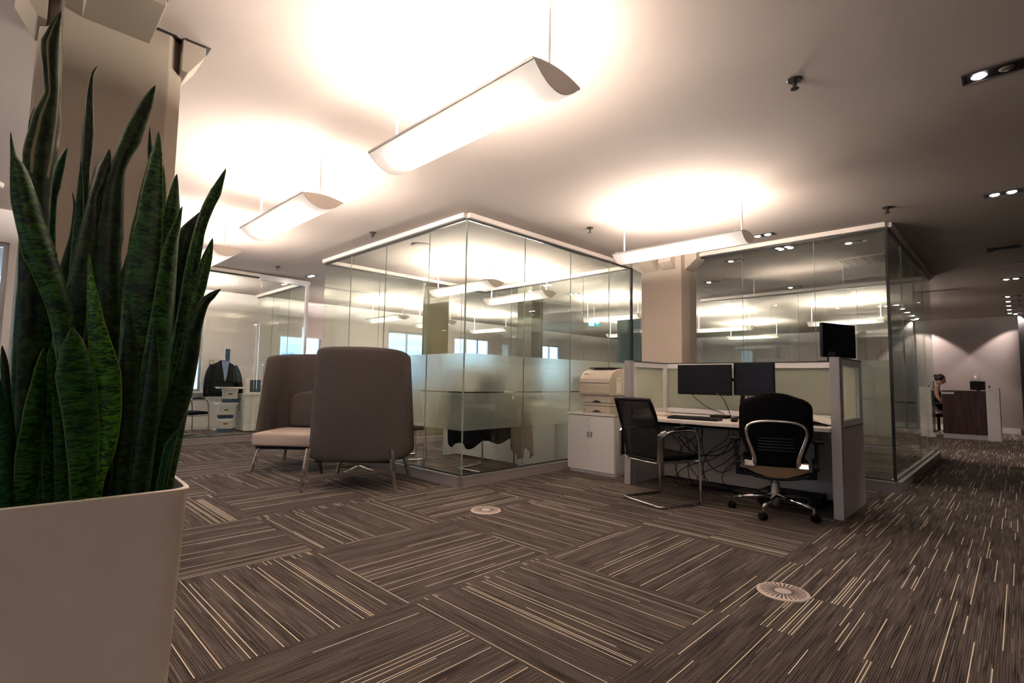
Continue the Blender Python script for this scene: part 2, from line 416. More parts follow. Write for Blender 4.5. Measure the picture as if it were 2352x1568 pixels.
def dup(root, loc, rz, label, group=None):
    r = root.copy(); COL.objects.link(r); r.location = loc; r.rotation_euler = (0, 0, rz); r['label'] = label
    if group: r['group'] = group
    for ch in list(root.children):
        c = ch.copy(); COL.objects.link(c); c.parent = r
        for g in list(ch.children):
            d = g.copy(); COL.objects.link(d); d.parent = c
    return r

# ================================================================ SETTING
struct('floor', B((-6, 20, -8, 13, -0.1, 0.0)), M['carpet'])
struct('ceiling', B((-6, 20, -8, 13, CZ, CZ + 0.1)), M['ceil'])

def wall_y(name, y, x0, x1, openings, m, th=0.15):
    """wall in the plane y, running from x0 to x1, with rectangular openings (x0, x1, z0, z1)"""
    bm = bmesh.new(); cur = x0
    for a, b, z0, z1 in sorted(openings):
        box(bm, cur, a, y, y + th, 0, CZ); box(bm, a, b, y, y + th, 0, z0)
        if z1 < CZ: box(bm, a, b, y, y + th, z1, CZ)
        cur = b
    box(bm, cur, x1, y, y + th, 0, CZ)
    return struct(name, bm, m)

def window_y(n, y, x0, x1, z0, z1, bars=1):
    bm = bmesh.new(); t = 0.045
    box(bm, x0, x0 + t, y + 0.05, y + 0.11, z0, z1); box(bm, x1 - t, x1, y + 0.05, y + 0.11, z0, z1)
    box(bm, x0 + t, x1 - t, y + 0.05, y + 0.11, z0, z0 + t); box(bm, x0 + t, x1 - t, y + 0.05, y + 0.11, z1 - t, z1)
    for i in range(1, bars + 1):
        xc = x0 + (x1 - x0) * i / (bars + 1)
        box(bm, xc - 0.02, xc + 0.02, y + 0.05, y + 0.11, z0 + t, z1 - t)
    f = struct('window_%d' % n, bm, M['alu'])
    link('window_pane', B((x0 + t, x1 - t, y + 0.075, y + 0.083, z0 + t, z1 - t)), M['glass'], f)
    link('window_sill', B((x0 - 0.04, x1 + 0.04, y - 0.06, y + 0.05, z0 - 0.035, z0)), M['white'], f)
    return f

wall_y('wall_back', 11.6, 0.9, 19.0, [(1.4, 2.97, 0.75, 2.25), (4.45, 5.42, 0.95, 2.25), (7.2, 8.4, 0.9, 2.3), (9.4, 10.8, 0.9, 2.3), (12.6, 14.2, 0.9, 2.3)], M['wall'])
window_y(1, 11.6, 1.4, 2.97, 0.75, 2.25)
window_y(2, 11.6, 4.45, 5.42, 0.95, 2.25, 0)
window_y(4, 11.6, 7.2, 8.4, 0.9, 2.3)
window_y(5, 11.6, 9.4, 10.8, 0.9, 2.3, 2)
window_y(6, 11.6, 12.6, 14.2, 0.9, 2.3, 2)
wall_y('wall_left', 7.6, -4.0, 0.9, [(-1.5, 0.07, 0.45, 2.44)], M['wall'])
window_y(3, 7.6, -1.5, 0.07, 0.45, 2.44, 0)
struct('wall_return', B((0.9, 1.05, 7.75, 11.6, 0, CZ)), M['wall'])
# west wall behind the viewer, with three windows
bm = bmesh.new(); cur = -8.0
for a, b in ((-3.4, -2.2), (-0.9, 0.3), (3.6, 4.8)):
    box(bm, -4.15, -4.0, cur, a, 0, CZ); box(bm, -4.15, -4.0, a, b, 0, 1.0); box(bm, -4.15, -4.0, a, b, 1.95, CZ); cur = b
box(bm, -4.15, -4.0, cur, 7.75, 0, CZ)
struct('wall_west', bm, M['wall'])
for i, (a, b) in enumerate(((-3.4, -2.2), (-0.9, 0.3), (3.6, 4.8))):
    c = (a + b) / 2
    f = struct('window_%d' % (7 + i), B((-4.1, -4.04, a, a + 0.05, 1.0, 1.95), (-4.1, -4.04, b - 0.05, b, 1.0, 1.95), (-4.1, -4.04, c - 0.025, c + 0.025, 1.05, 1.9),
             (-4.1, -4.04, a + 0.05, b - 0.05, 1.0, 1.05), (-4.1, -4.04, a + 0.05, b - 0.05, 1.9, 1.95)), M['alu'])
    link('window_pane', B((-4.075, -4.067, a + 0.05, b - 0.05, 1.05, 1.9)), M['glass'], f)
struct('wall_south', B((-4.15, 17.15, -4.15, -4.0, 0, CZ)), M['swall'])
struct('wall_reception', B((17.0, 17.15, -4.0, 3.2, 0, CZ)), M['rwall'])
struct('wall_east', B((18.85, 19.0, 3.2, 11.6, 0, CZ), (17.0, 18.85, 3.2, 3.35, 0, CZ)), M['wall'])
struct('baseboard_reception', B((16.975, 17.0, 0.02, 3.2, 0, 0.13)), M['white'])
struct('baseboard_back', B((1.05, 19, 11.578, 11.6, 0, 0.13)), M['white'], bevel=0.004)
struct('wall_dark_side', B((16.6, 17.0, -1.2, -0.03, 0, CZ)), M['dark'])
# facade of the building across the street, seen through the windows
bm = bmesh.new(); box(bm, 0, 16, 19, 19.5, -6, 9)
fac = tag(link('facade', bm, M['far_build']), 'pale stone building across the street outside the windows', 'building')
for i in range(9):
    x = 4.9 + i * 1.25
    link('window', B((x, x + 0.62, 18.93, 19.0, 0.2, 1.9)), M['far_glass'], fac)
bm = bmesh.new(); box(bm, 0, 16, 18.8, 19.0, 2.25, 2.5); link('cornice', bm, M['far_build'], fac)

bld = tag(link('roller_blind', B((4.40, 5.47, 11.56, 11.575, 1.98, 2.72))  , M['blind']), 'pale roller blind half down over the window behind the tall grey armchair', 'blind')
tube_bm = bmesh.new(); tube(tube_bm, [(4.38, 11.55, 2.74), (5.49, 11.55, 2.74)], 0.03, 10); link('roller', tube_bm, M['white'], bld)
link('bottom_bar', B((4.40, 5.47, 11.553, 11.58, 1.95, 1.98)), M['white'], bld)

# ---------------------------------------------------------------- columns with flared heads
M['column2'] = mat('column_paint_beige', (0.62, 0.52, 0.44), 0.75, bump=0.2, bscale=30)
def column(name, label, x0, x1, y0, y1, ch, m, corbels=()):
    t = thing(name, label, 'column', ((x0 + x1) / 2, (y0 + y1) / 2, 0))
    w, d = (x1 - x0) / 2, (y1 - y0) / 2
    poly = [(-w + ch, -d), (w - ch, -d), (w, -d + ch), (w, d - ch), (w - ch, d), (-w + ch, d), (-w, d - ch), (-w, -d + ch)] if ch else [(-w, -d), (w, -d), (w, d), (-w, d)]
    bm = bmesh.new(); prism(bm, poly, 'z', 0, CZ); link('shaft', bm, m, t, bevel=0.006)
    for k, off, cw, out, zi, zo in corbels:
        T = Matrix.Rotation(k * math.pi / 2, 4, 'Z')
        e = d if k % 2 == 0 else w
        bm = bmesh.new()
        prism(bm, [(-e + 0.02, zi), (-e - 0.012, zi), (-e - out, zo), (-e - out, CZ), (-e + 0.02, CZ)], 'x', off - cw, off + cw, T)
        link('corbel', bm, m, t, bevel=0.004)
        bm = bmesh.new(); box(bm, off - cw - 0.014, off + cw + 0.014, -e - out - 0.018, -e + 0.01, CZ - 0.004 - 0.001 * k, CZ + 0.001, T)
        link('shadow_gap', bm, M['gap'], t)
    if corbels:
        bm = bmesh.new(); prism(bm, [(x * 1.0 + math.copysign(0.018, x), y + math.copysign(0.018, y)) for x, y in poly], 'z', CZ - 0.003, CZ + 0.001); link('shadow_gap', bm, M['gap'], t)
    return t
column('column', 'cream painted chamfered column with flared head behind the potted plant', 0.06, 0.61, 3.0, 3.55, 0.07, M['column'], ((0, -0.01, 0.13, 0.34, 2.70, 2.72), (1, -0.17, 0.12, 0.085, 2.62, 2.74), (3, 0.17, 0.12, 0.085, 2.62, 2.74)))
column('column', 'square beige column with flared head behind the desk cubicle', 6.30, 6.74, 3.11, 3.70, 0.0, M['column2'], ((3, -0.14, 0.10, 0.20, 2.58, 2.70), (3, 0.12, 0.09, 0.13, 2.58, 2.66), (0, 0.0, 0.12, 0.16, 2.58, 2.70), (2, 0.0, 0.12, 0.20, 2.58, 2.70)))
column('column', 'taupe square column seen through the far glass of the corner room', 6.62, 6.92, 6.05, 6.40, 0.0, M['taupe'], ())

# ---------------------------------------------------------------- glass rooms
def partition(label, axis, c, a0, a1, joints, frost, z0=0.105, z1=2.74, side=1, posts=()):
    """glass wall along x (axis 'x', plane y=c) or along y; joints split it into panes"""
    t = thing('glass_partition', label, 'glass wall')
    def bx(bm, p0, p1, off0, off1, za, zb):
        if axis == 'x': box(bm, p0, p1, c + off0, c + off1, za, zb)
        else: box(bm, c + off0, c + off1, p0, p1, za, zb)
    bm = bmesh.new(); bx(bm, a0, a1, -0.05, 0.05, 0, z0 - 0.012); link('plinth', bm, M['plinth'], t)
    bm = bmesh.new(); bx(bm, a0, a1, -0.053, 0.053, z0 - 0.012, z0); link('plinth_cap', bm, M['alu'], t)
    bm = bmesh.new(); bx(bm, a0, a1, -0.014, 0.014, z0, z0 + 0.012); bx(bm, a0, a1, -0.016, 0.016, z1 - 0.02, z1); link('channel', bm, M['dark'], t)
    bm = bmesh.new(); bx(bm, a0, a1, -0.05, 0.05, z1, CZ); link('header', bm, M['header'], t)
    e = [a0] + list(joints) + [a1]
    for p, q in zip(e, e[1:]):
        bm = bmesh.new(); bx(bm, p + 0.002, q - 0.002, -0.005, 0.005, z0 + 0.012, z1 - 0.02)
        g = link('glass_pane', bm, M['glass'], t)
        if frost:
            for fa, fb in ((0.55, 0.932), (0.944, 1.34)):
                bm = bmesh.new(); bx(bm, p + 0.003, q - 0.003, side * 0.0065 - 0.0007, side * 0.0065 + 0.0007, fa, fb)
                link('frosted_band', bm, M['frost'], g)
    for j in joints:
        bm = bmesh.new(); bx(bm, j - 0.0015, j + 0.0015, -0.0055, 0.0055, z0 + 0.012, z1 - 0.02); link('glass_edge', bm, M['glass_edge'], t)
    return t
partition('frosted-banded glass wall of the corner room beside the white cabinet', 'x', 4.02, 3.384, 6.56, (4.27, 5.12, 5.98), True)
partition('glass wall of the corner room behind the two tall grey armchairs', 'y', 3.384, 4.02, 7.23, (4.66, 5.56, 6.44), True)
partition('rear glass wall of the corner meeting room', 'x', 7.23, 3.384, 6.56, (4.3, 5.2, 6.0), False)
partition('far side glass wall of the corner meeting room, by the taupe column', 'y', 6.56, 4.07, 7.23, (4.9, 5.8, 6.5), False)
partition('glass wall behind the desk cubicle, right of the beige column', 'y', 6.54, 0.94, 3.11, (1.62, 2.42), True)
partition('narrow glass wall between the beige column and the corner room', 'y', 6.54, 3.70, 3.97, (), True)
partition('dark glass wall running along the corridor to the reception', 'x', 0.94, 6.54, 10.2, (7.45, 8.4, 9.3), False)
partition('rear glass wall of the room behind the desk cubicle', 'y', 10.2, 0.94, 4.6, (1.9, 2.8, 3.7), False)
bm = B((6.545, 6.575, 4.005, 4.035, 0.105, 2.74)); struct('trim_1', bm, M['dark'])
bm = B((6.527, 6.553, 0.927, 0.953, 0.105, 2.74)); struct('trim_2', bm, M['dark'])
bm = B((3.378, 3.390, 4.014, 4.026, 0.105, 2.74)); struct('trim_3', bm, M['glass_edge'])
partition('glass front of the left office with coat stand inside', 'x', 9.12, 1.05, 3.12, (2.05,), False)
partition('side glass wall of the left office, behind the armchair', 'y', 3.95, 9.12, 11.55, (9.9, 10.7), False)
dr = struct('door_1', B((3.16, 3.90, 9.105, 9.125, 0.01, 2.70)), M['glass'])
bm = bmesh.new(); tube(bm, [(3.24, 9.06, 0.9), (3.24, 9.06, 1.3)], 0.012); box(bm, 3.232, 3.248, 9.06, 9.105, 0.93, 0.95); box(bm, 3.232, 3.248, 9.06, 9.105, 1.25, 1.27)
link('door_handle', bm, M['steel'], dr)
bm = B((3.925, 3.965, 9.09, 9.15, 0, 2.74), (3.12, 3.965, 9.08, 9.15, 2.70, CZ)); struct('trim_4', bm, M['alu'])
tag(link('door_lock', B((3.360, 3.378, 5.53, 5.59, 1.34, 1.37)), M['black']), 'small black lock on glass wall behind the armchairs', 'lock')

# olive panel and dark board beyond the corner room
tag(link('olive_panel', B((5.55, 6.12, 7.75, 7.80, 0.0, 2.788)), M['olive'], bevel=0.005), 'olive coloured tall panel seen through the corner room glass', 'panel')
tag(link('display_board', B((10.0, 10.06, 5.9, 6.5, 0.0, 2.5)), mat('dark_teal_panel', (0.008, 0.035, 0.045), 0.3), bevel=0.005), 'dark teal standing panel beyond the corner room, right of the exit sign', 'panel')

# ================================================================ LIGHT FIXTURES
def build_fixture(label, loc):
    # origin: on the ceiling at the near hanger; fixture runs along +Y from -0.05 to 1.27
    t = thing('pendant_light', label, 'pendant light', loc, 0, 'pendant light fixtures')
    y0, y1 = -0.05, 1.27; hw = 0.157; zt = -0.385; dep = 0.085
    arc = [(-hw + 2 * hw * i / 14, zt - dep * (1 - ((i - 7) / 7) ** 2)) for i in range(15)]
    bm = bmesh.new()
    rows = [[bm.verts.new((x, y, z)) for x, z in arc] for y in (y0, y1)]
    for i in range(14): bm.faces.new((rows[0][i], rows[0][i + 1], rows[1][i + 1], rows[1][i]))
    link('diffuser', bm, M['lens'], t, smooth=True, solid=0.003)
    top = [(-hw + 2 * hw * i / 14, zt + 0.022 * (1 - ((i - 7) / 7) ** 2)) for i in range(15)]
    for y in (y0, y1):
        bm = bmesh.new(); prism(bm, arc + top[::-1][1:-1], 'y', y - 0.005, y + 0.005); link('end_cap', bm, M['lens_end'], t)
    for sx in (-1, 1):
        link('edge_rail', B((sx * hw - 0.004, sx * hw + 0.004, y0, y1, zt - 0.006, zt + 0.006)), M['alu'], t)
        bm = bmesh.new(); tube(bm, [(sx * 0.034, y0 + 0.12, zt - 0.008), (sx * 0.034, y1 - 0.12, zt - 0.008)], 0.013, 10)
        link('fluorescent_tube', bm, M['tube'], t)
    for yy in (0.0, 1.22): link('cross_bar', B((-hw, hw, yy - 0.012, yy + 0.012, zt + 0.002, zt + 0.012)), M['rod'], t)
    for yy in (0.0, 1.22):
        bm = bmesh.new(); tube(bm, [(0, yy, -0.005), (0, yy, zt + 0.01)], 0.007, 8)
        h = link('hanger', bm, M['rod'], t)
        bm = bmesh.new(); lathe(bm, [(0.055, -0.006), (0.06, -0.002), (0.06, 0.0)], 20, (0, yy, 0)); link('canopy', bm, M['rod'], h)
    return t
fx = build_fixture('largest white pendant light, hanging nearest at top centre', (1.655, 1.43, CZ))
for x, y, lab in ((1.665, 3.70, 'second pendant light of the left row, above the armchairs'),
                  (1.665, 5.94, 'pendant light farthest along the left row, partly behind plant leaves'),
                  (4.66, 1.72, 'pendant light hanging over the desk cubicle in front of the beige column'),
                  (4.74, 5.06, 'nearer pendant light inside the glass corner room'),
                  (5.84, 5.04, 'right-hand pendant light inside the glass corner room'),
                  (6.1, 9.3, 'left pendant light beyond the glass corner room, near the rear windows'),
                  (7.4, 9.3, 'right pendant light beyond the glass corner room, near the rear windows'),
                  (8.9, 5.3, 'pendant light in the passage by the exit sign'),
                  (12.3, 1.9, 'pendant light seen through both glass walls behind the desk, right one'),
                  (12.3, 4.4, 'pendant light seen through both glass walls behind the desk, middle one'),
                  (12.3, 7.0, 'pendant light seen through both glass walls behind the desk, left one'),
                  (14.8, 4.6, 'far pendant light in front of the east wall, middle'),
                  (14.8, 7.6, 'far pendant light in front of the east wall, left'),
                  (-1.6, 1.9, 'unseen pendant light added behind the viewer by the west windows'),  # out of view, added for fill light and glass reflections
                  (-0.9, -2.3, 'unseen pendant light added behind the viewer, near the south wall'),  # unseen lamp, put in to light the front of the planter
                  (2.35, 9.75, 'pendant light added to brighten the left office'),  # lamp added because the coat and boxes came out dim
                  (9.2, 9.3, 'extra pendant light added at right near the rear windows')):  # one more lamp, added to lift the brightness at the back
    dup(fx, (x, y, CZ), 0, lab)

# twin halogen downlights set in black slots
def downlight(label, x, y, on=(1, 1), w=0.0, rz=0.0):
    t = thing('recessed_downlight', label, 'downlight', (x, y, CZ), rz, 'recessed twin downlights')
    link('slot', B((-0.055, 0.055, -0.12, 0.12, -0.004, 0.002)), M['black'], t)
    link('trim_ring', B((-0.062, 0.062, -0.127, -0.12, -0.007, 0.0), (-0.062, 0.062, 0.12, 0.127, -0.007, 0.0), (-0.062, -0.055, -0.12, 0.12, -0.007, 0.0), (0.055, 0.062, -0.12, 0.12, -0.007, 0.0)), M['dark'], t)
    for s, f in ((0.055, on[0]), (-0.055, on[1])):
        bm = bmesh.new(); lathe(bm, [(0.004, -0.016), (0.022, -0.012), (0.034, -0.004)], 16, (0, s, 0))
        link('lamp', bm, M['halogen'] if f else M['steel'], t)
    if w:
        ld = bpy.data.lights.new('downlight_beam', 'SPOT'); ld.energy = w; ld.spot_size = R(58); ld.spot_blend = 0.7; ld.color = (1.0, 0.84, 0.70); ld.shadow_soft_size = 0.04
        lo = bpy.data.objects.new('downlight_beam', ld); COL.objects.link(lo); lo.location = (x, y, CZ - 0.03)
    return t
downlight('black twin downlight nearest at top right, one lamp out', 3.735, 0.035, (1, 0), 25)
downlight('black twin downlight second at right edge, both lamps lit', 6.19, 0.035, (1, 1), 45)
downlight('twin downlight beside the pendant over the desk', 6.18, 2.05, (1, 1), 12)
downlight('small twin downlight farther along the corridor ceiling', 11.2, 0.03, (1, 1), 45)
downlight('small downlight between left office and corner room', 3.76, 8.55, (1, 1), 8)
downlight('single round downlight inside the room behind the desk, by the column', 7.22, 2.77, (1, 0), 6)
downlight('twin downlight inside the room behind the desk, centre', 6.97, 2.04, (1, 1), 6)
downlight('downlight inside the room behind the desk, near its front corner', 7.19, 1.35, (1, 0), 6)
downlight('downlight deep in the room behind the desk, left', 8.51, 3.65, (1, 0), 4)
downlight('downlight deep in the room behind the desk, centre', 9.87, 2.77, (1, 0), 4)
downlight('twin downlight beyond the rear glass of the room behind the desk', 11.1, 4.35, (1, 1), 4)
downlight('twin downlight beyond the corner room, near the exit sign', 8.0, 6.2, (1, 1), 4)
for i in range(5):
    downlight('small downlight in the row leading to the reception wall, %s' % ('nearest', 'second', 'middle', 'fourth', 'farthest')[i], 13.35 + 0.75 * i, 0.04, (1, 0), 6)
# wall washers by the reception wall
for yy in (1.75, -0.05):
    ld = bpy.data.lights.new('wall_washer_beam', 'SPOT'); ld.energy = 55; ld.spot_size = R(95); ld.spot_blend = 0.25; ld.color = (1, 0.84, 0.78); ld.shadow_soft_size = 0.03
    lo = bpy.data.objects.new('wall_washer_beam', ld); COL.objects.link(lo); lo.location = (16.55, yy, CZ - 0.05)
    lo.rotation_euler = (0, R(-12), 0)
    downlight('small downlight washing the reception wall, %s' % ('left' if yy > 1 else 'right'), 16.55, yy, (1, 0), 0)

M['darksteel'] = mat('dark_chrome', (0.10, 0.09, 0.085), 0.3, 0.9)
def sprinkler(label, x, y):
    t = thing('sprinkler', label, 'sprinkler', (x, y, CZ), 0, 'ceiling sprinklers')
    bm = bmesh.new(); lathe(bm, [(0.035, -0.008), (0.04, -0.003), (0.04, 0.0)], 20); link('escutcheon', bm, M['darksteel'], t)
    bm = bmesh.new(); lathe(bm, [(0.010, -0.045), (0.012, -0.02), (0.012, -0.006)], 12)
    tube(bm, [(0.012, 0, -0.015), (0.022, 0, -0.03), (0.006, 0, -0.05)], 0.003, 6); tube(bm, [(-0.012, 0, -0.015), (-0.022, 0, -0.03), (-0.006, 0, -0.05)], 0.003, 6)
    link('frame_arms', bm, M['darksteel'], t)
    bm = bmesh.new(); lathe(bm, [(0.022, -0.055), (0.022, -0.052)], 14); link('deflector', bm, M['darksteel'], t)
for x, y, lab in ((3.09, 0.837, 'chrome sprinkler nearest, in the dim ceiling at upper right'), (5.97, 0.84, 'sprinkler above the corner of the room behind the desk'),
                  (4.63, 3.37, 'sprinkler left of the pendant over the desk'), (3.09, 5.40, 'sprinkler above the side of the corner room'), (3.08, 8.23, 'farthest small sprinkler near the left office')):
    sprinkler(lab, x, y)

def disc(name, label, cat, x, y, r, m, h=0.012):
    t = thing(name, label, cat, (x, y, CZ))
    bm = bmesh.new(); lathe(bm, [(r * 0.86, -h), (r * 0.97, -h * 0.7), (r, 0.0)], 32); link('cover', bm, m, t)
    bm = bmesh.new(); lathe(bm, [(r * 0.5, -h - 0.003), (r * 0.52, -h)], 24); link('grille', bm, m, t)
disc('ceiling_speaker', 'round ceiling speaker inside the corner room', 'speaker', 3.82, 5.44, 0.13, M['speaker'])
disc('ceiling_speaker', 'round ceiling speaker in the room behind the desk', 'speaker', 8.4, 3.0, 0.12, M['speaker'])
disc('ceiling_speaker', 'round ceiling disc above the corridor at right edge', 'speaker', 9.95, -0.02, 0.16, M['speaker'])
disc('smoke_detector', 'small round detector on the ceiling at far left', 'smoke detector', -0.10, 6.58, 0.09, M['speaker'], 0.04)
t = thing('air_return', 'square dark air grille in the ceiling behind the desk', 'air vent', (8.34, 1.43, CZ))
link('frame', B((-0.31, 0.31, -0.31, -0.28, -0.01, 0), (-0.31, 0.31, 0.28, 0.31, -0.01, 0), (-0.31, -0.28, -0.28, 0.28, -0.01, 0), (0.28, 0.31, -0.28, 0.28, -0.01, 0)), M['speaker'], t)
bm = bmesh.new()
for i in range(14): box(bm, -0.28, 0.28, -0.27 + i * 0.04, -0.25 + i * 0.04, -0.006, 0)
link('grille', bm, M['printdark'], t)
t = thing('air_slot', 'long thin air slot in the corridor ceiling', 'air vent', (11.8, 0.98, CZ))
link('frame', B((-0.10, 0.10, -0.35, 0.35, -0.008, 0)), M['speaker'], t); link('slot', B((-0.03, 0.03, -0.32, 0.32, -0.012, -0.006)), M['gap'], t)
t = thing('track_mount', 'thin dark track fitting on the corridor ceiling at right edge', 'ceiling fitting', (8.6, 0.06, CZ))
link('rail', B((-0.02, 0.02, -0.14, 0.14, -0.03, 0)), M['black'], t); link('head', B((-0.035, 0.035, 0.10, 0.16, -0.045, 0)), M['black'], t)

# exit sign
t = thing('exit_sign', 'green and white running man exit sign hanging beyond the corner room', 'exit sign', (9.71, 6.93, 2.42), R(-45))
t.scale = (0.66, 0.66, 0.66)
link('housing', B((-0.20, 0.20, -0.03, 0.03, -0.12, 0.12)), M['sign_g'], t)
link('white_field', B((-0.185, -0.01, -0.036, -0.03, -0.105, 0.105)), M['sign_w'], t)
bm = bmesh.new(); prism(bm, [(0.03, -0.02), (0.09, -0.02), (0.08, -0.07), (0.17, 0.0), (0.08, 0.07), (0.09, 0.02), (0.03, 0.02)], 'y', -0.037, -0.03); link('arrow', bm, M['sign_w'], t)
bm = bmesh.new(); lathe(bm, [(0.017, -0.004), (0.017, 0.0)], 12, T=Matrix.Translation((-0.075, -0.037, 0.07)) @ Matrix.Rotation(R(90), 4, 'X'))
for a, b in (((-0.08, 0.045), (-0.105, -0.01)), ((-0.105, -0.01), (-0.07, -0.04)), ((-0.07, -0.04), (-0.08, -0.09)), ((-0.105, -0.01), (-0.13, -0.05)), ((-0.13, -0.05), (-0.165, -0.055)), ((-0.08, 0.035), (-0.045, 0.01)), ((-0.08, 0.035), (-0.125, 0.03))):
    tube(bm, [(a[0], -0.037, a[1]), (b[0], -0.037, b[1])], 0.010, 6)
link('running_figure', bm, M['sign_g'], t)
bm = bmesh.new(); tube(bm, [(0, 0, 0.12), (0, 0, (CZ - 2.42) / 0.66)], 0.008); link('hanger', bm, M['rod'], t)

# ================================================================ FLOOR VENTS
def floor_vent(label, x, y):
    t = thing('floor_diffuser', label, 'floor vent', (x, y, 0), 0, 'round floor air diffusers')
    bm = bmesh.new(); lathe(bm, [(0.125, 0.0), (0.122, 0.005), (0.112, 0.0062), (0.002, 0.0062)], 40); link('plate', bm, M['alu2'], t)
    bm = bmesh.new()
    for k in range(28):
        T = Matrix.Rotation(k * 2 * math.pi / 28, 4, 'Z'); box(bm, 0.040, 0.108, -0.0030, 0.0030, 0.0055, 0.0068, T)
    link('slots', bm, M['gap'], t)
M['alu2'] = mat('cast_beige_metal', (0.70, 0.60, 0.55), 0.45, 0.2)
floor_vent('larger round floor vent at right foreground', 2.957, 0.917)
floor_vent('farther round floor vent in front of the corner room', 2.94, 3.17)

# ================================================================ PLANTER AND PLANT
T = Matrix.Rotation(R(-3), 4, 'Z')
pl = thing('planter', 'cream satin square tapered planter at lower left', 'planter', (0.12, 1.90, 0), R(-3))
def sq(h, z, n=3.2, N=48):
    pts = []
    for k in range(N):
        a = 2 * math.pi * (k + 0.5) / N; c, s = math.cos(a), math.sin(a)
        pts.append((h[0] * math.copysign(abs(c) ** (2 / n), c), h[1] * math.copysign(abs(s) ** (2 / n), s), z))
    return pts
def ringloft(bm, rings):
    R_ = [[bm.verts.new(p) for p in r] for r in rings]
    for a, b in zip(R_, R_[1:]):
        for k in range(len(a)): bm.faces.new((a[k], a[(k + 1) % len(a)], b[(k + 1) % len(b)], b[k]))
    bm.faces.new(R_[0][::-1]); bm.faces.new(R_[-1])
bm = bmesh.new()
H_ = (0.318, 0.205)
ringloft(bm, [sq((0.288, 0.185), 0.0, 12), sq((0.296, 0.19), 0.2, 12), sq((H_[0] - 0.004, H_[1] - 0.004), 0.735, 12), sq(H_, 0.745, 12), sq(H_, 0.75, 12), sq((H_[0] - 0.012, H_[1] - 0.012), 0.752, 12), sq((H_[0] - 0.014, H_[1] - 0.014), 0.71, 12), sq((H_[0] - 0.02, H_[1] - 0.02), 0.66, 12)])
link('pot', bm, M['pot'], pl, smooth=False, bevel=0.0)
pl.children[0].data.polygons.foreach_set('use_smooth', [True] * len(pl.children[0].data.polygons))
md = pl.children[0].modifiers.new('edge', 'EDGE_SPLIT'); md.split_angle = R(35)
bm = bmesh.new(); ringloft(bm, [sq((H_[0] - 0.016, H_[1] - 0.016), 0.70, 12), sq((H_[0] - 0.02, H_[1] - 0.02), 0.722, 12), sq((H_[0] - 0.034, H_[1] - 0.034), 0.722, 12), sq((H_[0] - 0.036, H_[1] - 0.036), 0.70, 12)]); link('liner', bm, M['black'], pl)
random.seed(4)
bm = bmesh.new(); bmesh.ops.create_grid(bm, x_segments=30, y_segments=22, size=1)
for v in bm.verts: v.co = Vector((v.co.x * (H_[0] - 0.037), v.co.y * (H_[1] - 0.037), 0.695 + random.uniform(-0.008, 0.010)))
link('soil', bm, M['soil'], pl, smooth=True)

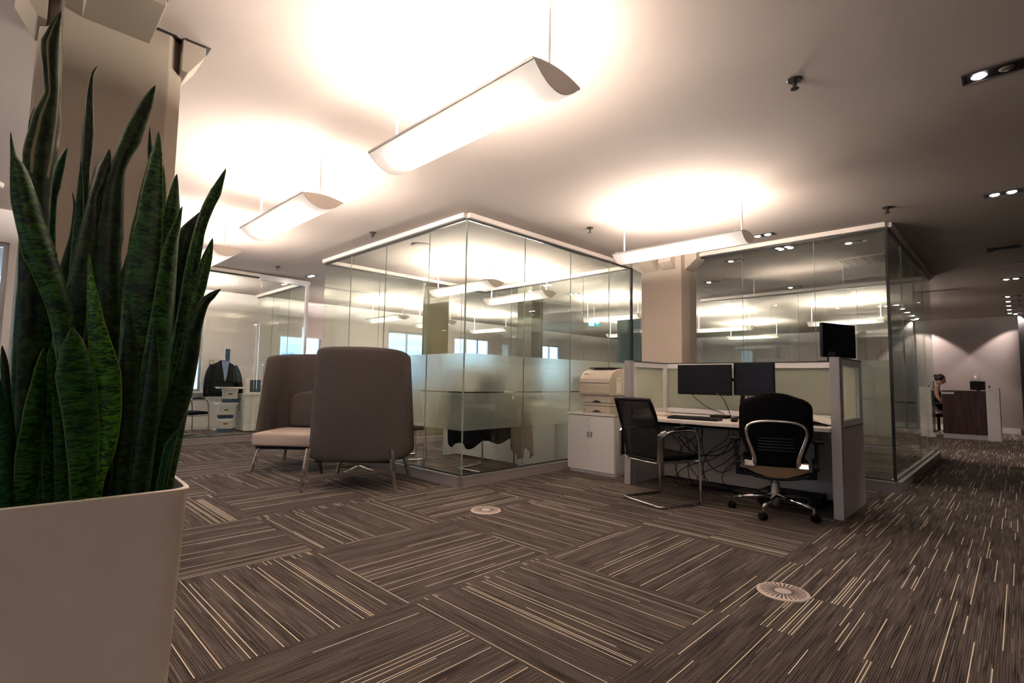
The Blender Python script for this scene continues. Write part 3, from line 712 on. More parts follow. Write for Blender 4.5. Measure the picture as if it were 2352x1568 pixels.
LEAVES = [[1.8,[[0.075,2.049,0.0012],[0.067,1.951,0.0227],[0.071,1.875,0.0186],[0.075,1.813,0.0157],[0.07,1.747,0.0277],[0.066,1.683,0.0315],[0.063,1.633,0.0331],[0.062,1.562,0.0273],[0.066,1.402,0.0282],[0.074,1.131,0.0251],[0.092,0.69,0.0193]]],[1.72,[[-0.0,1.659,0.0005],[0.009,1.603,0.0053],[0.022,1.571,0.016],[0.04,1.493,0.0257],[0.073,1.374,0.0325],[0.082,1.347,0.0293],[0.109,1.265,0.0252],[0.127,1.192,0.0221],[0.148,1.077,0.0233],[0.17,0.933,0.0223],[0.189,0.69,0.0189]]],[1.7,[[0.142,1.187,0.0011],[0.149,1.143,0.022],[0.158,1.07,0.0386],[0.174,0.972,0.0365],[0.185,0.873,0.0321],[0.195,0.69,0.0188]]],[2.0,[[0.176,2.027,0.0007],[0.165,1.993,0.0034],[0.163,1.906,0.0094],[0.166,1.802,0.014],[0.165,1.696,0.0113],[0.165,1.593,0.0152],[0.164,1.457,0.0157],[0.168,1.273,0.0208],[0.177,1.014,0.0219],[0.189,0.69,0.0192]]],[1.9,[[0.207,1.73,0.0006],[0.2,1.706,0.009],[0.192,1.676,0.016],[0.183,1.623,0.0153],[0.176,1.572,0.0114],[0.17,1.441,0.025],[0.153,1.262,0.0271],[0.145,1.017,0.0266],[0.148,0.69,0.0227]]],[1.85,[[0.306,1.966,0.0007],[0.287,1.899,0.0159],[0.256,1.784,0.0246],[0.24,1.728,0.0192],[0.228,1.673,0.0178],[0.22,1.572,0.0277],[0.22,1.473,0.0314],[0.22,1.417,0.0288],[0.229,1.204,0.0323],[0.234,0.957,0.0295],[0.237,0.69,0.0219]]],[1.8,[[0.314,1.803,0.0007],[0.311,1.737,0.0123],[0.307,1.683,0.0187],[0.303,1.582,0.0282],[0.298,1.48,0.0356],[0.294,1.333,0.0391],[0.294,1.143,0.0387],[0.29,0.958,0.0346],[0.293,0.69,0.0257]]],[2.02,[[0.324,1.892,0.0007],[0.331,1.812,0.0087],[0.342,1.702,0.0101],[0.355,1.441,0.0158],[0.368,1.013,0.0212],[0.379,0.69,0.021]]],[2.05,[[0.371,1.78,0.0007],[0.377,1.69,0.0089],[0.38,1.57,0.0103],[0.387,1.303,0.0176],[0.399,0.868,0.0202],[0.403,0.69,0.0186]]],[1.9,[[0.378,1.704,0.0007],[0.377,1.652,0.0118],[0.376,1.571,0.0235],[0.37,1.462,0.0302],[0.368,1.219,0.0353],[0.363,0.949,0.0334],[0.357,0.69,0.0237]]],[1.95,[[0.533,1.788,0.0008],[0.507,1.701,0.0158],[0.485,1.637,0.0163],[0.464,1.545,0.0161],[0.449,1.397,0.0203],[0.44,1.267,0.0215],[0.427,1.085,0.0283],[0.415,0.876,0.0279],[0.404,0.69,0.0206]]],[2.0,[[0.487,1.643,0.0008],[0.474,1.604,0.0165],[0.454,1.552,0.0313],[0.441,1.492,0.031],[0.426,1.303,0.0379],[0.411,1.013,0.0329],[0.405,0.69,0.0225]]],[1.85,[[0.486,1.518,0.0007],[0.474,1.452,0.0141],[0.456,1.354,0.0194],[0.437,1.259,0.0192],[0.425,1.084,0.0304],[0.408,0.885,0.0306],[0.388,0.69,0.0222]]],[1.82,[[0.499,1.343,0.0007],[0.478,1.322,0.0097],[0.455,1.29,0.0137],[0.439,1.227,0.0189],[0.43,1.135,0.0255],[0.415,1.015,0.0331],[0.391,0.888,0.03],[0.371,0.69,0.0231]]],[1.78,[[0.375,1.573,0.0007],[0.369,1.518,0.0098],[0.36,1.44,0.0194],[0.35,1.21,0.0306],[0.333,0.957,0.0325],[0.321,0.69,0.0233]]],[1.88,[[0.27,1.513,0.0007],[0.272,1.449,0.0046],[0.269,1.389,0.0104],[0.267,1.299,0.0271],[0.269,1.08,0.0345],[0.271,0.891,0.0304],[0.275,0.69,0.0227]]],[1.98,[[0.118,1.725,0.0006],[0.105,1.671,0.0102],[0.097,1.607,0.0127],[0.093,1.569,0.012],[0.095,1.491,0.0113],[0.101,1.326,0.0156],[0.113,1.077,0.0174],[0.13,0.69,0.016]]],[2.05,[[0.044,1.844,0.0006],[0.04,1.798,0.0039],[0.044,1.724,0.0058],[0.055,1.574,0.009],[0.067,1.394,0.0128],[0.074,1.139,0.0177],[0.092,0.69,0.0175]]],[1.84,[[0.054,1.477,0.0006],[0.053,1.412,0.0126],[0.055,1.255,0.017],[0.054,1.145,0.0147],[0.056,1.036,0.0135],[0.061,0.875,0.0151],[0.064,0.69,0.015]]],[1.78,[[0.019,1.135,0.0005],[0.026,1.089,0.0075],[0.038,0.986,0.0086],[0.05,0.882,0.0097],[0.059,0.69,0.0118]]],[1.74,[[0.017,1.063,0.0005],[0.026,0.991,0.0125],[0.036,0.908,0.0177],[0.049,0.69,0.0198]]],[1.95,[[-0.015,1.247,0.0006],[-0.003,1.132,0.0139],[0.016,0.958,0.0174],[0.036,0.69,0.0174]]],[1.9,[[0.078,1.343,0.0006],[0.089,1.303,0.0239],[0.098,1.243,0.0335],[0.104,1.172,0.0251],[0.111,1.1,0.0143],[0.121,0.958,0.0179],[0.136,0.69,0.0178]]],[1.76,[[0.094,1.131,0.0006],[0.095,1.076,0.0121],[0.092,0.967,0.0208],[0.088,0.87,0.0238],[0.086,0.69,0.0204]]],[1.72,[[0.166,1.385,0.0006],[0.176,1.299,0.0091],[0.19,1.204,0.0171],[0.216,1.071,0.031],[0.226,0.969,0.0287],[0.229,0.868,0.0195],[0.218,0.796,0.0125],[0.211,0.69,0.0101]]],[2.05,[[0.144,1.62,0.0007],[0.152,1.575,0.0033],[0.152,1.484,0.0067],[0.143,1.381,0.0145],[0.134,1.247,0.0235],[0.135,1.013,0.0233],[0.149,0.69,0.0193]]],[1.86,[[0.114,1.147,0.0006],[0.12,1.077,0.0153],[0.123,0.983,0.0164],[0.126,0.879,0.0152],[0.141,0.69,0.014]]],[1.74,[[0.397,0.922,0.0006],[0.383,0.891,0.0088],[0.369,0.848,0.0099],[0.355,0.69,0.0086]]],[2.0,[[0.153,1.703,0.0007],[0.158,1.616,0.0066],[0.16,1.537,0.0105],[0.162,1.457,0.0131],[0.164,1.325,0.0156],[0.18,1.014,0.0181],[0.194,0.69,0.0179]]],[1.92,[[0.209,1.452,0.0006],[0.211,1.348,0.0167],[0.214,1.194,0.0293],[0.218,1.016,0.0316],[0.23,0.69,0.0251]]],[1.9,[[0.299,1.413,0.0007],[0.307,1.307,0.0172],[0.322,1.148,0.0305],[0.33,0.95,0.0329],[0.332,0.69,0.0261]]],[1.96,[[0.259,1.361,0.0007],[0.267,1.254,0.0173],[0.278,1.081,0.0306],[0.279,0.883,0.0303],[0.281,0.69,0.0236]]],[1.88,[[0.147,1.333,0.0006],[0.146,1.259,0.0146],[0.145,1.138,0.0265],[0.156,0.958,0.0276],[0.169,0.69,0.0215]]],[1.75,[[0.264,1.261,0.0006],[0.272,1.165,0.0169],[0.275,1.02,0.0276],[0.277,0.878,0.0262],[0.277,0.69,0.0201]]],[1.92,[[0.392,1.376,0.0007],[0.388,1.235,0.018],[0.384,1.042,0.0315],[0.374,0.881,0.0311],[0.367,0.69,0.0241]]],[1.74,[[0.321,1.217,0.0006],[0.323,1.094,0.016],[0.32,0.96,0.0243],[0.312,0.841,0.0229],[0.303,0.69,0.0179]]],[1.8,[[0.12,1.02,0.0006],[0.137,0.952,0.0114],[0.149,0.86,0.0149],[0.16,0.69,0.0149]]],[1.98,[[0.085,1.039,0.0006],[0.087,0.942,0.0085],[0.088,0.846,0.0109],[0.09,0.69,0.0121]]]]
sp = thing('snake_plant', 'tall dark green snake plant with banded sword leaves in the cream planter', 'plant', (0.12, 1.9, 0.69))
MATI = {0: 4, 1: 1, 2: 1, 4: 0, 16: 2, 17: 0, 18: 2, 20: 2, 24: 3, 23: 1, 27: 2, 9: 1, 12: 1, 13: 0, 5: 0, 28: 2, 10: 1}
for i, (Y, row) in enumerate(LEAVES):
    pts = row[::-1]                       # base -> tip
    # resample with Catmull-Rom
    P = [Vector((a, 0, b)) for a, b, w in pts]; W = [w for a, b, w in pts]
    Q = []; WW = []
    for k in range(len(P) - 1):
        p0, p1, p2, p3 = P[max(k - 1, 0)], P[k], P[k + 1], P[min(k + 2, len(P) - 1)]
        for s in range(5):
            u = s / 5
            Q.append(0.5 * ((2 * p1) + (p2 - p0) * u + (2 * p0 - 5 * p1 + 4 * p2 - p3) * u * u + (3 * p1 - p0 - 3 * p2 + p3) * u ** 3))
            WW.append(W[k] * (1 - u) + W[k + 1] * u)
    Q.append(P[-1]); WW.append(0.0004)
    random.seed(100 + i)
    twist0 = random.uniform(-0.35, 0.35); twist1 = random.uniform(-0.5, 0.5); cup = random.uniform(0.25, 0.5)
    lean = random.uniform(-0.03, 0.03)
    bm = bmesh.new(); uvl = bm.loops.layers.uv.new('UVMap'); rows = []
    L_ = [0.0]
    for a, b in zip(Q, Q[1:]): L_.append(L_[-1] + (b - a).length)
    NS = 6
    for k, q in enumerate(Q):
        t_ = (Q[min(k + 1, len(Q) - 1)] - Q[max(k - 1, 0)]).normalized()
        s = L_[k] / L_[-1]
        side = Vector((t_.z, 0, -t_.x)).normalized()
        nrm = Vector((0, -1, 0))
        ang = twist0 + twist1 * s
        dirw = side * math.cos(ang) + nrm * math.sin(ang); dirn = -side * math.sin(ang) + nrm * math.cos(ang)
        w = WW[k] / max(0.6, math.cos(ang)) * 1.04
        wob = 0.06 * math.sin(k * 0.9 + i)
        c = Vector((q.x, Y + lean * s, q.z))
        ring = []
        for j in range(NS + 1):
            a = -1 + 2 * j / NS
            ring.append(c + dirw * (w * a) + dirn * (-cup * w * (a * a) + wob * w * a * a * a) + dirn * 0.0)
        rows.append((ring, s, dirn, w))
    V1 = []; V2 = []
    for ring, s, dn, w in rows:
        V1.append([bm.verts.new(p) for p in ring])
        V2.append([bm.verts.new(p - dn * (0.0012 + min(0.004, w * 0.16) * (1 - (2 * j / NS - 1) ** 2))) for j, p in enumerate(ring)])
    def face(vs, uvs):
        try: f = bm.faces.new(vs)
        except ValueError: return
        for lp, uvv in zip(f.loops, uvs): lp[uvl].uv = uvv
    Ltot = L_[-1]
    for k in range(len(rows) - 1):
        s0, s1 = rows[k][1] , rows[k + 1][1]
        for j in range(NS):
            u0, u1 = j / NS, (j + 1) / NS
            face((V1[k][j], V1[k][j + 1], V1[k + 1][j + 1], V1[k + 1][j]), ((u0, s0), (u1, s0), (u1, s1), (u0, s1)))
            face((V2[k][j], V2[k + 1][j], V2[k + 1][j + 1], V2[k][j + 1]), ((u0, s0), (u0, s1), (u1, s1), (u1, s0)))
        face((V1[k][0], V1[k + 1][0], V2[k + 1][0], V2[k][0]), ((0, s0), (0, s1), (0, s1), (0, s0)))
        face((V1[k][NS], V2[k][NS], V2[k + 1][NS], V1[k + 1][NS]), ((1, s0), (1, s0), (1, s1), (1, s1)))
    o = link('leaf', bm, LEAF[MATI.get(i, 0 if i % 2 else 1)], None, smooth=True)
    o.data.transform(Matrix.Translation((-0.12, -1.9, -0.69)))
    o.parent = sp

# ================================================================ TALL ARMCHAIRS
def build_armchair(label, loc, rz):
    t = thing('armchair', label, 'armchair', loc, rz, 'high-backed felt armchairs')
    def plan(z):
        s = (z - 0.28) / 1.07
        hw = 0.465 - 0.05 * s
        back = -0.415 - 0.03 * s
        fr = 0.25 - 0.14 * s                      # front of the wings
        r = 0.27
        pts = [(fr, hw)]
        pts += [(fr * 0.6 + (back + r) * 0.4, hw), (back + r + 0.06, hw)]
        for k in range(1, 8):
            a = math.pi / 2 + (math.pi / 2) * k / 8
            pts.append((back + r + r * math.cos(a), hw - r + r * math.sin(a)))
        pts += [(back, hw - r - 0.02), (back - 0.008, hw * 0.25), (back - 0.01, 0)]
        return pts + [(x, -y) for x, y in pts[-2::-1]]
    bm = bmesh.new(); rows = []
    NZ = 14
    n = len(plan(0.5))
    for k in range(NZ + 1):
        row = []
        for j in range(n):
            u = abs(j - (n - 1) / 2) / ((n - 1) / 2)          # 0 at back centre, 1 at wing front
            top = 1.37 - 0.045 * u ** 2 - 0.02 * max(0, (u - 0.8) / 0.2) ** 2
            bot = 0.265 + 0.035 * u ** 2
            z = bot + (top - bot) * k / NZ
            x, y = plan(min(z, 1.35))[j]
            row.append(bm.verts.new((x, y, z)))
        rows.append(row)
    for a, b in zip(rows, rows[1:]):
        for j in range(n - 1): bm.faces.new((a[j], a[j + 1], b[j + 1], b[j]))
    link('shell', bm, M['greyfab'], t, smooth=True, solid=0.055, sub=1)
    # seat cushion
    bm = bmesh.new(); box(bm, -0.34, 0.44, -0.405, 0.405, 0.285, 0.445); link('seat', bm, M['cream'], t, smooth=True, bevel=0.035, sub=1)
    link('seat_base', B((-0.34, 0.38, -0.37, 0.37, 0.255, 0.285)), M['black'], t)
    # low back cushion with an arched top
    bm = bmesh.new(); prof = [(-0.30, 0.45)] + [(-0.30 + 0.0 + 0.30 * (1 - math.cos(math.pi * k / 12)), 0.72 + 0.17 * math.sin(math.pi * k / 12) ** 0.6) for k in range(13)] + [(0.30, 0.45)]
    prism(bm, prof[:1] + prof[1:], 'x', -0.375, -0.25); link('back_cushion', bm, M['greyfab'], t, smooth=False, bevel=0.03)
    for sx, sy in ((-1, 1), (-1, -1), (1, 1), (1, -1)):
        bm = bmesh.new()
        xo = -0.475 if sx < 0 else 0.40; xt = -0.465 if sx < 0 else 0.37; yt = 0.39 if sx < 0 else 0.33; yo = 0.44 if sx < 0 else 0.40; zt = 0.40 if sx < 0 else 0.27
        a, b = Vector((xo, sy * yo, 0)), Vector((xt, sy * yt, zt))
        tube(bm, [a, a.lerp(b, 0.5), b], [0.018, 0.023, 0.023], 4)
        link('leg', bm, M['chrome'], t)
    return t
ang1 = math.atan2(0.65, 0.76)
ac = build_armchair('nearer tall-backed grey felt armchair seen from behind', (2.76, 4.84, 0), ang1 + R(4))
dup(ac, (2.685, 6.13, 0), R(-137), 'farther tall-backed grey felt armchair facing the viewer with cream seat')

# small table between the armchairs: only its star foot shows
t = thing('side_table', 'low table with chrome star foot between the two armchairs', 'table', (3.07, 5.50, 0))
bm = bmesh.new()
for k in range(4):
    a = R(20 + 90 * k); tube(bm, [(0, 0, 0.05), (0.24 * math.cos(a), 0.24 * math.sin(a), 0.012)], [0.014, 0.008], 6)
link('star_foot', bm, M['chrome'], t)
bm = bmesh.new(); tube(bm, [(0, 0, 0.03), (0, 0, 0.48)], 0.018, 10); link('stem', bm, M['chrome'], t)
bm = bmesh.new(); lathe(bm, [(0.21, 0.0), (0.22, 0.008), (0.22, 0.02), (0.0001, 0.021)], 32, (0, 0, 0.48)); link('table_top', bm, M['white'], t)

# ================================================================ DESK CUBICLE
def screen_panel(label, axis, c, a0, a1, z1=1.30):
    """cubicle screen 70 mm thick: laminate below, framed frosted glass above"""
    t = thing('cubicle_screen', label, 'partition', group='cubicle screens')
    def bx(bm, p0, p1, o0, o1, za, zb):
        if axis == 'x': box(bm, p0, p1, c + o0, c + o1, za, zb)
        else: box(bm, c + o0, c + o1, p0, p1, za, zb)
    bm = bmesh.new(); bx(bm, a0, a1, -0.033, 0.033, 0.0, 0.722); link('lower_panel', bm, M['panel'], t, bevel=0.003)
    bm = bmesh.new(); bx(bm, a0, a1, -0.034, 0.034, 0.722, 0.728); bx(bm, a0, a1, -0.035, 0.035, z1 - 0.01, z1); link('seam', bm, M['dark'], t)
    bm = bmesh.new(); f = 0.055
    bx(bm, a0, a1, -0.033, 0.033, 0.728, 0.728 + f); bx(bm, a0, a1, -0.033, 0.033, z1 - 0.01 - f, z1 - 0.01)
    bx(bm, a0, a0 + f, -0.033, 0.033, 0.728 + f, z1 - 0.01 - f); bx(bm, a1 - f, a1, -0.033, 0.033, 0.728 + f, z1 - 0.01 - f)
    link('frame', bm, M['white'], t, bevel=0.003)
    bm = bmesh.new(); bx(bm, a0 + f, a1 - f, -0.006, 0.006, 0.728 + f, z1 - 0.01 - f); link('frosted_glass', bm, M['frost_panel'], t)
    return t
screen_panel('cubicle end screen with frosted glass, nearest the corridor', 'x', 1.072, 4.905, 5.60)
screen_panel('cubicle side screen with frosted glass beside the printer cabinet', 'x', 2.985, 4.87, 5.60)
screen_panel('long cubicle rear screen behind the two monitors', 'y', 5.635, 1.04, 3.02)
for y0, y1, x0, lab in ((1.035, 1.108, 4.832, 'grey end post of the cubicle nearest the corridor'), (2.948, 3.022, 4.79, 'grey end post of the cubicle beside the printer cabinet')):
    tag(link('screen_post', B((x0, x0 + 0.07, y0, y1, 0, 1.302)), M['greypost'], bevel=0.004), lab, 'post', 'cubicle end posts')
dk = thing('desk', 'white worktop of the cubicle with curved front edge', 'desk', (5.1, 2.0, 0))
fr = [(1.112, 4.81), (1.25, 4.76), (1.45, 4.66), (1.7, 4.585), (2.0, 4.565), (2.35, 4.575), (2.6, 4.63), (2.8, 4.72), (2.945, 4.79)]
poly = [(x - 5.1, y - 2.0) for y, x in fr] + [(5.598 - 5.1, 2.945 - 2.0), (5.598 - 5.1, 1.112 - 2.0)]
bm = bmesh.new(); prism(bm, poly, 'z', 0.69, 0.722); link('tabletop', bm, M['worktop'], dk, bevel=0.004)
link('modesty_panel', B((0.40, 0.418, -0.88, 0.94, 0.02, 0.66)), M['panel'], dk)
for yy in (-0.87, 0.93): link('support_bracket', B((-0.2, 0.45, yy - 0.012, yy + 0.012, 0.64, 0.69)), M['greypost'], dk)
link('cable_tray', B((0.28, 0.40, -0.55, 0.62, 0.60, 0.615), (0.28, 0.29, -0.55, 0.62, 0.615, 0.65)), M['black'], dk)
link('power_socket', B((0.10, 0.19, 0.03, 0.13, 0.655, 0.69)), M['black'], dk)
link('power_socket', B((0.10, 0.19, 0.30, 0.40, 0.655, 0.69)), M['black'], dk)
t = thing('keyboard_tray', 'black tray hanging under the left end of the desk', 'tray', (5.0, 2.62, 0.69))
link('tray', B((-0.18, 0.18, -0.24, 0.24, -0.05, -0.035)), M['black'], t); link('slider', B((-0.16, 0.16, -0.23, -0.21, -0.035, 0.0), (-0.16, 0.16, 0.21, 0.23, -0.035, 0.0)), M['steel'], t)

def monitor(label, loc, rz, w, h):
    t = thing('monitor', label, 'monitor', loc, rz, 'monitors on the desk')
    link('casing', B((0.0, 0.03, -w / 2, w / 2, -h / 2, h / 2)), M['black'], t, bevel=0.005)
    link('screen', B((-0.002, 0.0, -w / 2 + 0.014, w / 2 - 0.014, -h / 2 + 0.020, h / 2 - 0.014)), M['screen'], t)
    link('mount', B((0.03, 0.06, -0.05, 0.05, -0.05, 0.05)), M['black'], t)
    return t
m = monitor('left wide black monitor with bluish dark screen on the arm', (5.26, 2.362, 1.108), 0.0, 0.575, 0.315)
bm = B((-0.003, -0.002, -0.155, -0.140, -0.149, -0.141)); link('badge', bm, M['alu'], m)
monitor('right dark monitor, angled, behind the office chair', (5.25, 1.86, 1.118), R(-15), 0.43, 0.325)
t = thing('monitor_stand', 'black post with cross arm carrying both monitors', 'monitor arm', (5.36, 2.00, 0.722))
bm = bmesh.new(); tube(bm, [(0, 0, 0.01), (0, 0, 0.46)], 0.021, 12); tube(bm, [(0, 0, 0.01), (0, 0, 0.2)], 0.026, 12); link('pole', bm, M['black'], t)
link('foot', B((-0.12, 0.06, -0.075, 0.075, 0.0, 0.012)), M['black'], t, bevel=0.003)
bm = bmesh.new(); tube(bm, [(0, 0, 0.39), (-0.045, 0.35, 0.39)], 0.016, 8); tube(bm, [(0, 0, 0.39), (-0.06, -0.12, 0.39)], 0.016, 8); link('cross_arm', bm, M['black'], t)
# keyboard
t = thing('keyboard', 'black keyboard lying on the desk front', 'keyboard', (4.78, 2.24, 0.722), R(4))
link('case', B((-0.08, 0.08, -0.24, 0.24, 0.0, 0.016)), M['black'], t, bevel=0.003)
bm = bmesh.new()
for i in range(5):
    for j in range(20): box(bm, -0.07 + i * 0.028, -0.047 + i * 0.028, -0.232 + j * 0.0233, -0.213 + j * 0.0233, 0.016, 0.022 + 0.002 * i)
link('keys', bm, M['dark'], t)
t = thing('mouse', 'small black mouse right of the keyboard', 'mouse', (4.83, 1.88, 0.722))
bm = bmesh.new(); ell(bm, (0, 0, 0.014), (0.055, 0.031, 0.019)); link('body', bm, M['black'], t, smooth=True)
link('wheel', B((-0.035, -0.02, -0.004, 0.004, 0.028, 0.034)), M['rubber'], t)
tag(link('mouse_pad', B((4.90, 5.04, 1.86, 1.99, 0.722, 0.725)), M['paper']), 'small white pad behind the mouse', 'pad')
t = thing('docking_unit', 'flat black dock at the foot of the monitor arm', 'dock', (5.22, 2.14, 0.722))
link('case', B((-0.07, 0.07, -0.05, 0.11, 0.0, 0.03)), M['black'], t, bevel=0.004); link('top_plate', B((-0.05, 0.05, -0.03, 0.09, 0.03, 0.034)), M['dark'], t)
t = thing('notebook', 'white notebook with orange edge at the left end of the desk', 'notebook', (5.02, 2.77, 0.722), R(8))
link('pages', B((-0.10, 0.10, -0.13, 0.13, 0.006, 0.03)), M['paper'], t, bevel=0.004); link('cover', B((-0.105, 0.105, -0.135, 0.0, 0.0, 0.006)), M['orange'], t)
tag(link('desk_paper', B((5.15, 5.42, 2.3, 2.62, 0.722, 0.726)), M['paper']), 'white sheet lying behind the keyboard', 'paper')
t = thing('document_pile', 'pile of papers and a black folder at the right end of the desk', 'papers', (5.15, 1.25, 0.722), R(-15))
link('folder', B((-0.12, 0.12, -0.10, 0.12, 0.0, 0.02)), M['black'], t)
bm = bmesh.new(); T = Matrix.Rotation(R(12), 4, 'X') @ Matrix.Rotation(R(10), 4, 'Z'); box(bm, -0.13, 0.11, -0.10, 0.11, 0.04, 0.052, T); link('paper_sheet', bm, M['paper'], t)
bm = bmesh.new(); T = Matrix.Rotation(R(6), 4, 'Y') @ Matrix.Rotation(R(-15), 4, 'Z'); box(bm, -0.10, 0.12, -0.09, 0.10, 0.022, 0.032, T); link('paper_sheet', bm, M['paper'], t)
t = thing('telephone', 'black desk telephone beside the papers', 'telephone', (5.33, 1.42, 0.722), R(10))
bm = bmesh.new(); prism(bm, [(-0.09, 0.0), (0.09, 0.0), (0.09, 0.06), (-0.09, 0.02)], 'y', -0.08, 0.08); link('base', bm, M['black'], t)
bm = bmesh.new(); tube(bm, smoothpath([(-0.07, 0.05, 0.05), (-0.03, 0.05, 0.075), (0.05, 0.05, 0.095), (0.09, 0.05, 0.08)]), 0.014, 8); link('handset', bm, M['black'], t)

# cables: from the monitors, and the tangle under the desk
def cable(label, pts, r=0.0035, grp='cables under the desk'):
    bm = bmesh.new(); tube(bm, smoothpath(pts, 3), r, 6)
    tag(link('cable', bm, M['rubber'], smooth=True), label, 'cable', grp)
cable('black cable sagging from the left monitor to the dock', [(5.28, 2.50, 0.955), (5.30, 2.46, 0.90), (5.28, 2.32, 0.81), (5.26, 2.18, 0.78), (5.25, 2.12, 0.745)], grp='monitor cables')
cable('black cable falling steeply from the left monitor', [(5.29, 2.20, 0.955), (5.30, 2.16, 0.90), (5.28, 2.11, 0.80), (5.27, 2.09, 0.75)], grp='monitor cables')
cable('thin black cable looping behind the monitor post', [(5.30, 1.95, 0.97), (5.38, 1.93, 0.92), (5.40, 1.93, 0.80), (5.36, 1.93, 0.727)], grp='monitor cables')
cable('thin cable trailing along the worktop behind the keyboard', [(4.84, 2.48, 0.727), (4.95, 2.60, 0.728), (5.05, 2.55, 0.727), (5.10, 2.38, 0.728), (5.12, 2.20, 0.728)], 0.003, 'monitor cables')
random.seed(11)
srcs = [(5.19, 2.08), (5.2, 2.03), (5.22, 1.98), (5.2, 2.35), (5.2, 2.42), (5.25, 2.65), (5.22, 2.72), (5.25, 2.60), (5.2, 1.94), (5.23, 2.0)]
names = ['leftmost', 'second', 'third', 'fourth', 'fifth', 'sixth', 'seventh', 'eighth', 'ninth', 'tenth']
for i, (sx, sy) in enumerate(srcs):
    ey = random.uniform(2.1, 2.7); m1 = Vector((sx + random.uniform(0.0, 0.1), sy * 0.6 + ey * 0.4 + random.uniform(-0.15, 0.15), random.uniform(0.3, 0.45)))
    cable('black cable hanging in the tangle under the desk', [(sx, sy, 0.655), (sx + 0.03, sy + random.uniform(-0.03, 0.03), 0.52), m1, (sx + 0.02, ey, random.uniform(0.08, 0.25)), (sx + random.uniform(-0.1, 0.1), ey + random.uniform(-0.3, 0.1), 0.008), (sx, ey + random.uniform(-0.45, -0.2), 0.006)])
cable('thick black cable swagged widely under the desk to the right', [(5.2, 2.62, 0.50), (5.2, 2.45, 0.33), (5.2, 2.2, 0.34), (5.2, 2.05, 0.42), (5.22, 1.96, 0.60)], 0.005)
cable('black cable looping low across the tangle under the desk', [(5.25, 2.38, 0.62), (5.2, 2.36, 0.35), (5.18, 2.2, 0.16), (5.2, 2.02, 0.25), (5.22, 1.97, 0.6)], 0.004)
cable('thin cable arched on the carpet behind the office chair', [(5.25, 1.55, 0.01), (5.25, 1.48, 0.10), (5.22, 1.38, 0.11), (5.18, 1.28, 0.06), (5.15, 1.22, 0.006)], 0.0035, 'cables on the floor')
t = thing('power_strip', 'black power strip on the carpet under the desk', 'power strip', (5.22, 2.28, 0))
link('case', B((-0.03, 0.03, -0.2, 0.2, 0.0, 0.04)), M['black'], t, bevel=0.004)
bm = bmesh.new()
for k in range(5): box(bm, -0.018, 0.018, -0.17 + k * 0.075, -0.13 + k * 0.075, 0.04, 0.055)
link('plugs', bm, M['dark'], t)
t = thing('floor_box', 'dark computer box lying under the desk behind the chair', 'computer', (5.22, 1.55, 0))
link('case', B((-0.12, 0.12, -0.28, 0.22, 0.0, 0.10)), M['black'], t, bevel=0.01); link('front_plate', B((-0.126, -0.12, -0.25, 0.19, 0.01, 0.09)), M['dark'], t)

# tall cabinet and monitor behind the cubicle
t2 = thing('rear_cabinet', 'tall white cabinet hidden behind the cubicle rear screen, carrying a monitor', 'cabinet', (5.93, 1.9, 0))
link('body', B((-0.24, 0.27, -0.68, 0.9, 0.03, 1.255)), M['white'], t2); link('top', B((-0.25, 0.28, -0.69, 0.91, 1.255, 1.28)), M['white'], t2); link('plinth', B((-0.22, 0.25, -0.60, 0.88, 0.0, 0.03)), M['dark'], t2)
t = thing('monitor', 'big dark monitor seen obliquely above the cubicle end post', 'monitor', (6.0, 1.275, 1.52), R(72))
link('casing', B((0.0, 0.035, -0.28, 0.28, -0.17, 0.17)), M['black'], t, bevel=0.008); link('back_hump', B((0.035, 0.07, -0.13, 0.13, -0.10, 0.08)), M['black'], t, bevel=0.015)
bm = bmesh.new(); tube(bm, [(0.045, 0, 0.0), (0.055, 0, -0.245)], 0.02, 10); link('neck', bm, M['black'], t)
link('foot', B((-0.05, 0.12, -0.10, 0.10, -0.25, -0.238)), M['black'], t)
t = thing('telephone', 'dark telephone with upright cradle beside the monitor on the rear cabinet', 'telephone', (5.80, 1.34, 1.28), R(20))
link('base', B((-0.06, 0.09, -0.08, 0.08, 0, 0.03)), M['black'], t)
for k in range(3): link('handset_cradle', B((-0.03 + k * 0.03, -0.008 + k * 0.03, -0.06, 0.0, 0.03, 0.12 - 0.025 * k)), M['black'], t)

# ================================================================ CABINET AND PRINTER
t = thing('storage_cabinet', 'white two-door cabinet under the printer', 'cabinet', (4.975, 3.27, 0))
link('body', B((0.02, 0.45, 0.0, 0.66, 0.035, 0.67)), M['white'], t, bevel=0.002)
link('plinth', B((0.03, 0.44, 0.01, 0.65, 0.0, 0.035)), M['white'], t)
link('top', B((-0.005, 0.455, -0.006, 0.666, 0.676, 0.701)), M['white'], t, bevel=0.003)
link('shadow_line', B((0.01, 0.448, 0.004, 0.656, 0.67, 0.676)), M['dark'], t)
for y0, y1, hy in ((0.002, 0.329, 0.300), (0.331, 0.658, 0.346)):
    d = link('door', B((0.0, 0.02, y0, y1, 0.040, 0.668)), M['white'], t, bevel=0.0015)
    link('handle', B((-0.012, 0.0, hy, hy + 0.018, 0.42, 0.485)), M['steel'], d, bevel=0.003)
bm = bmesh.new(); lathe(bm, [(0.008, 0), (0.008, 0.004)], 12, T=Matrix.Translation((-0.004, 0.375, 0.625)) @ Matrix.Rotation(R(90), 4, 'Y')); link('lock', bm, M['steel'], t)

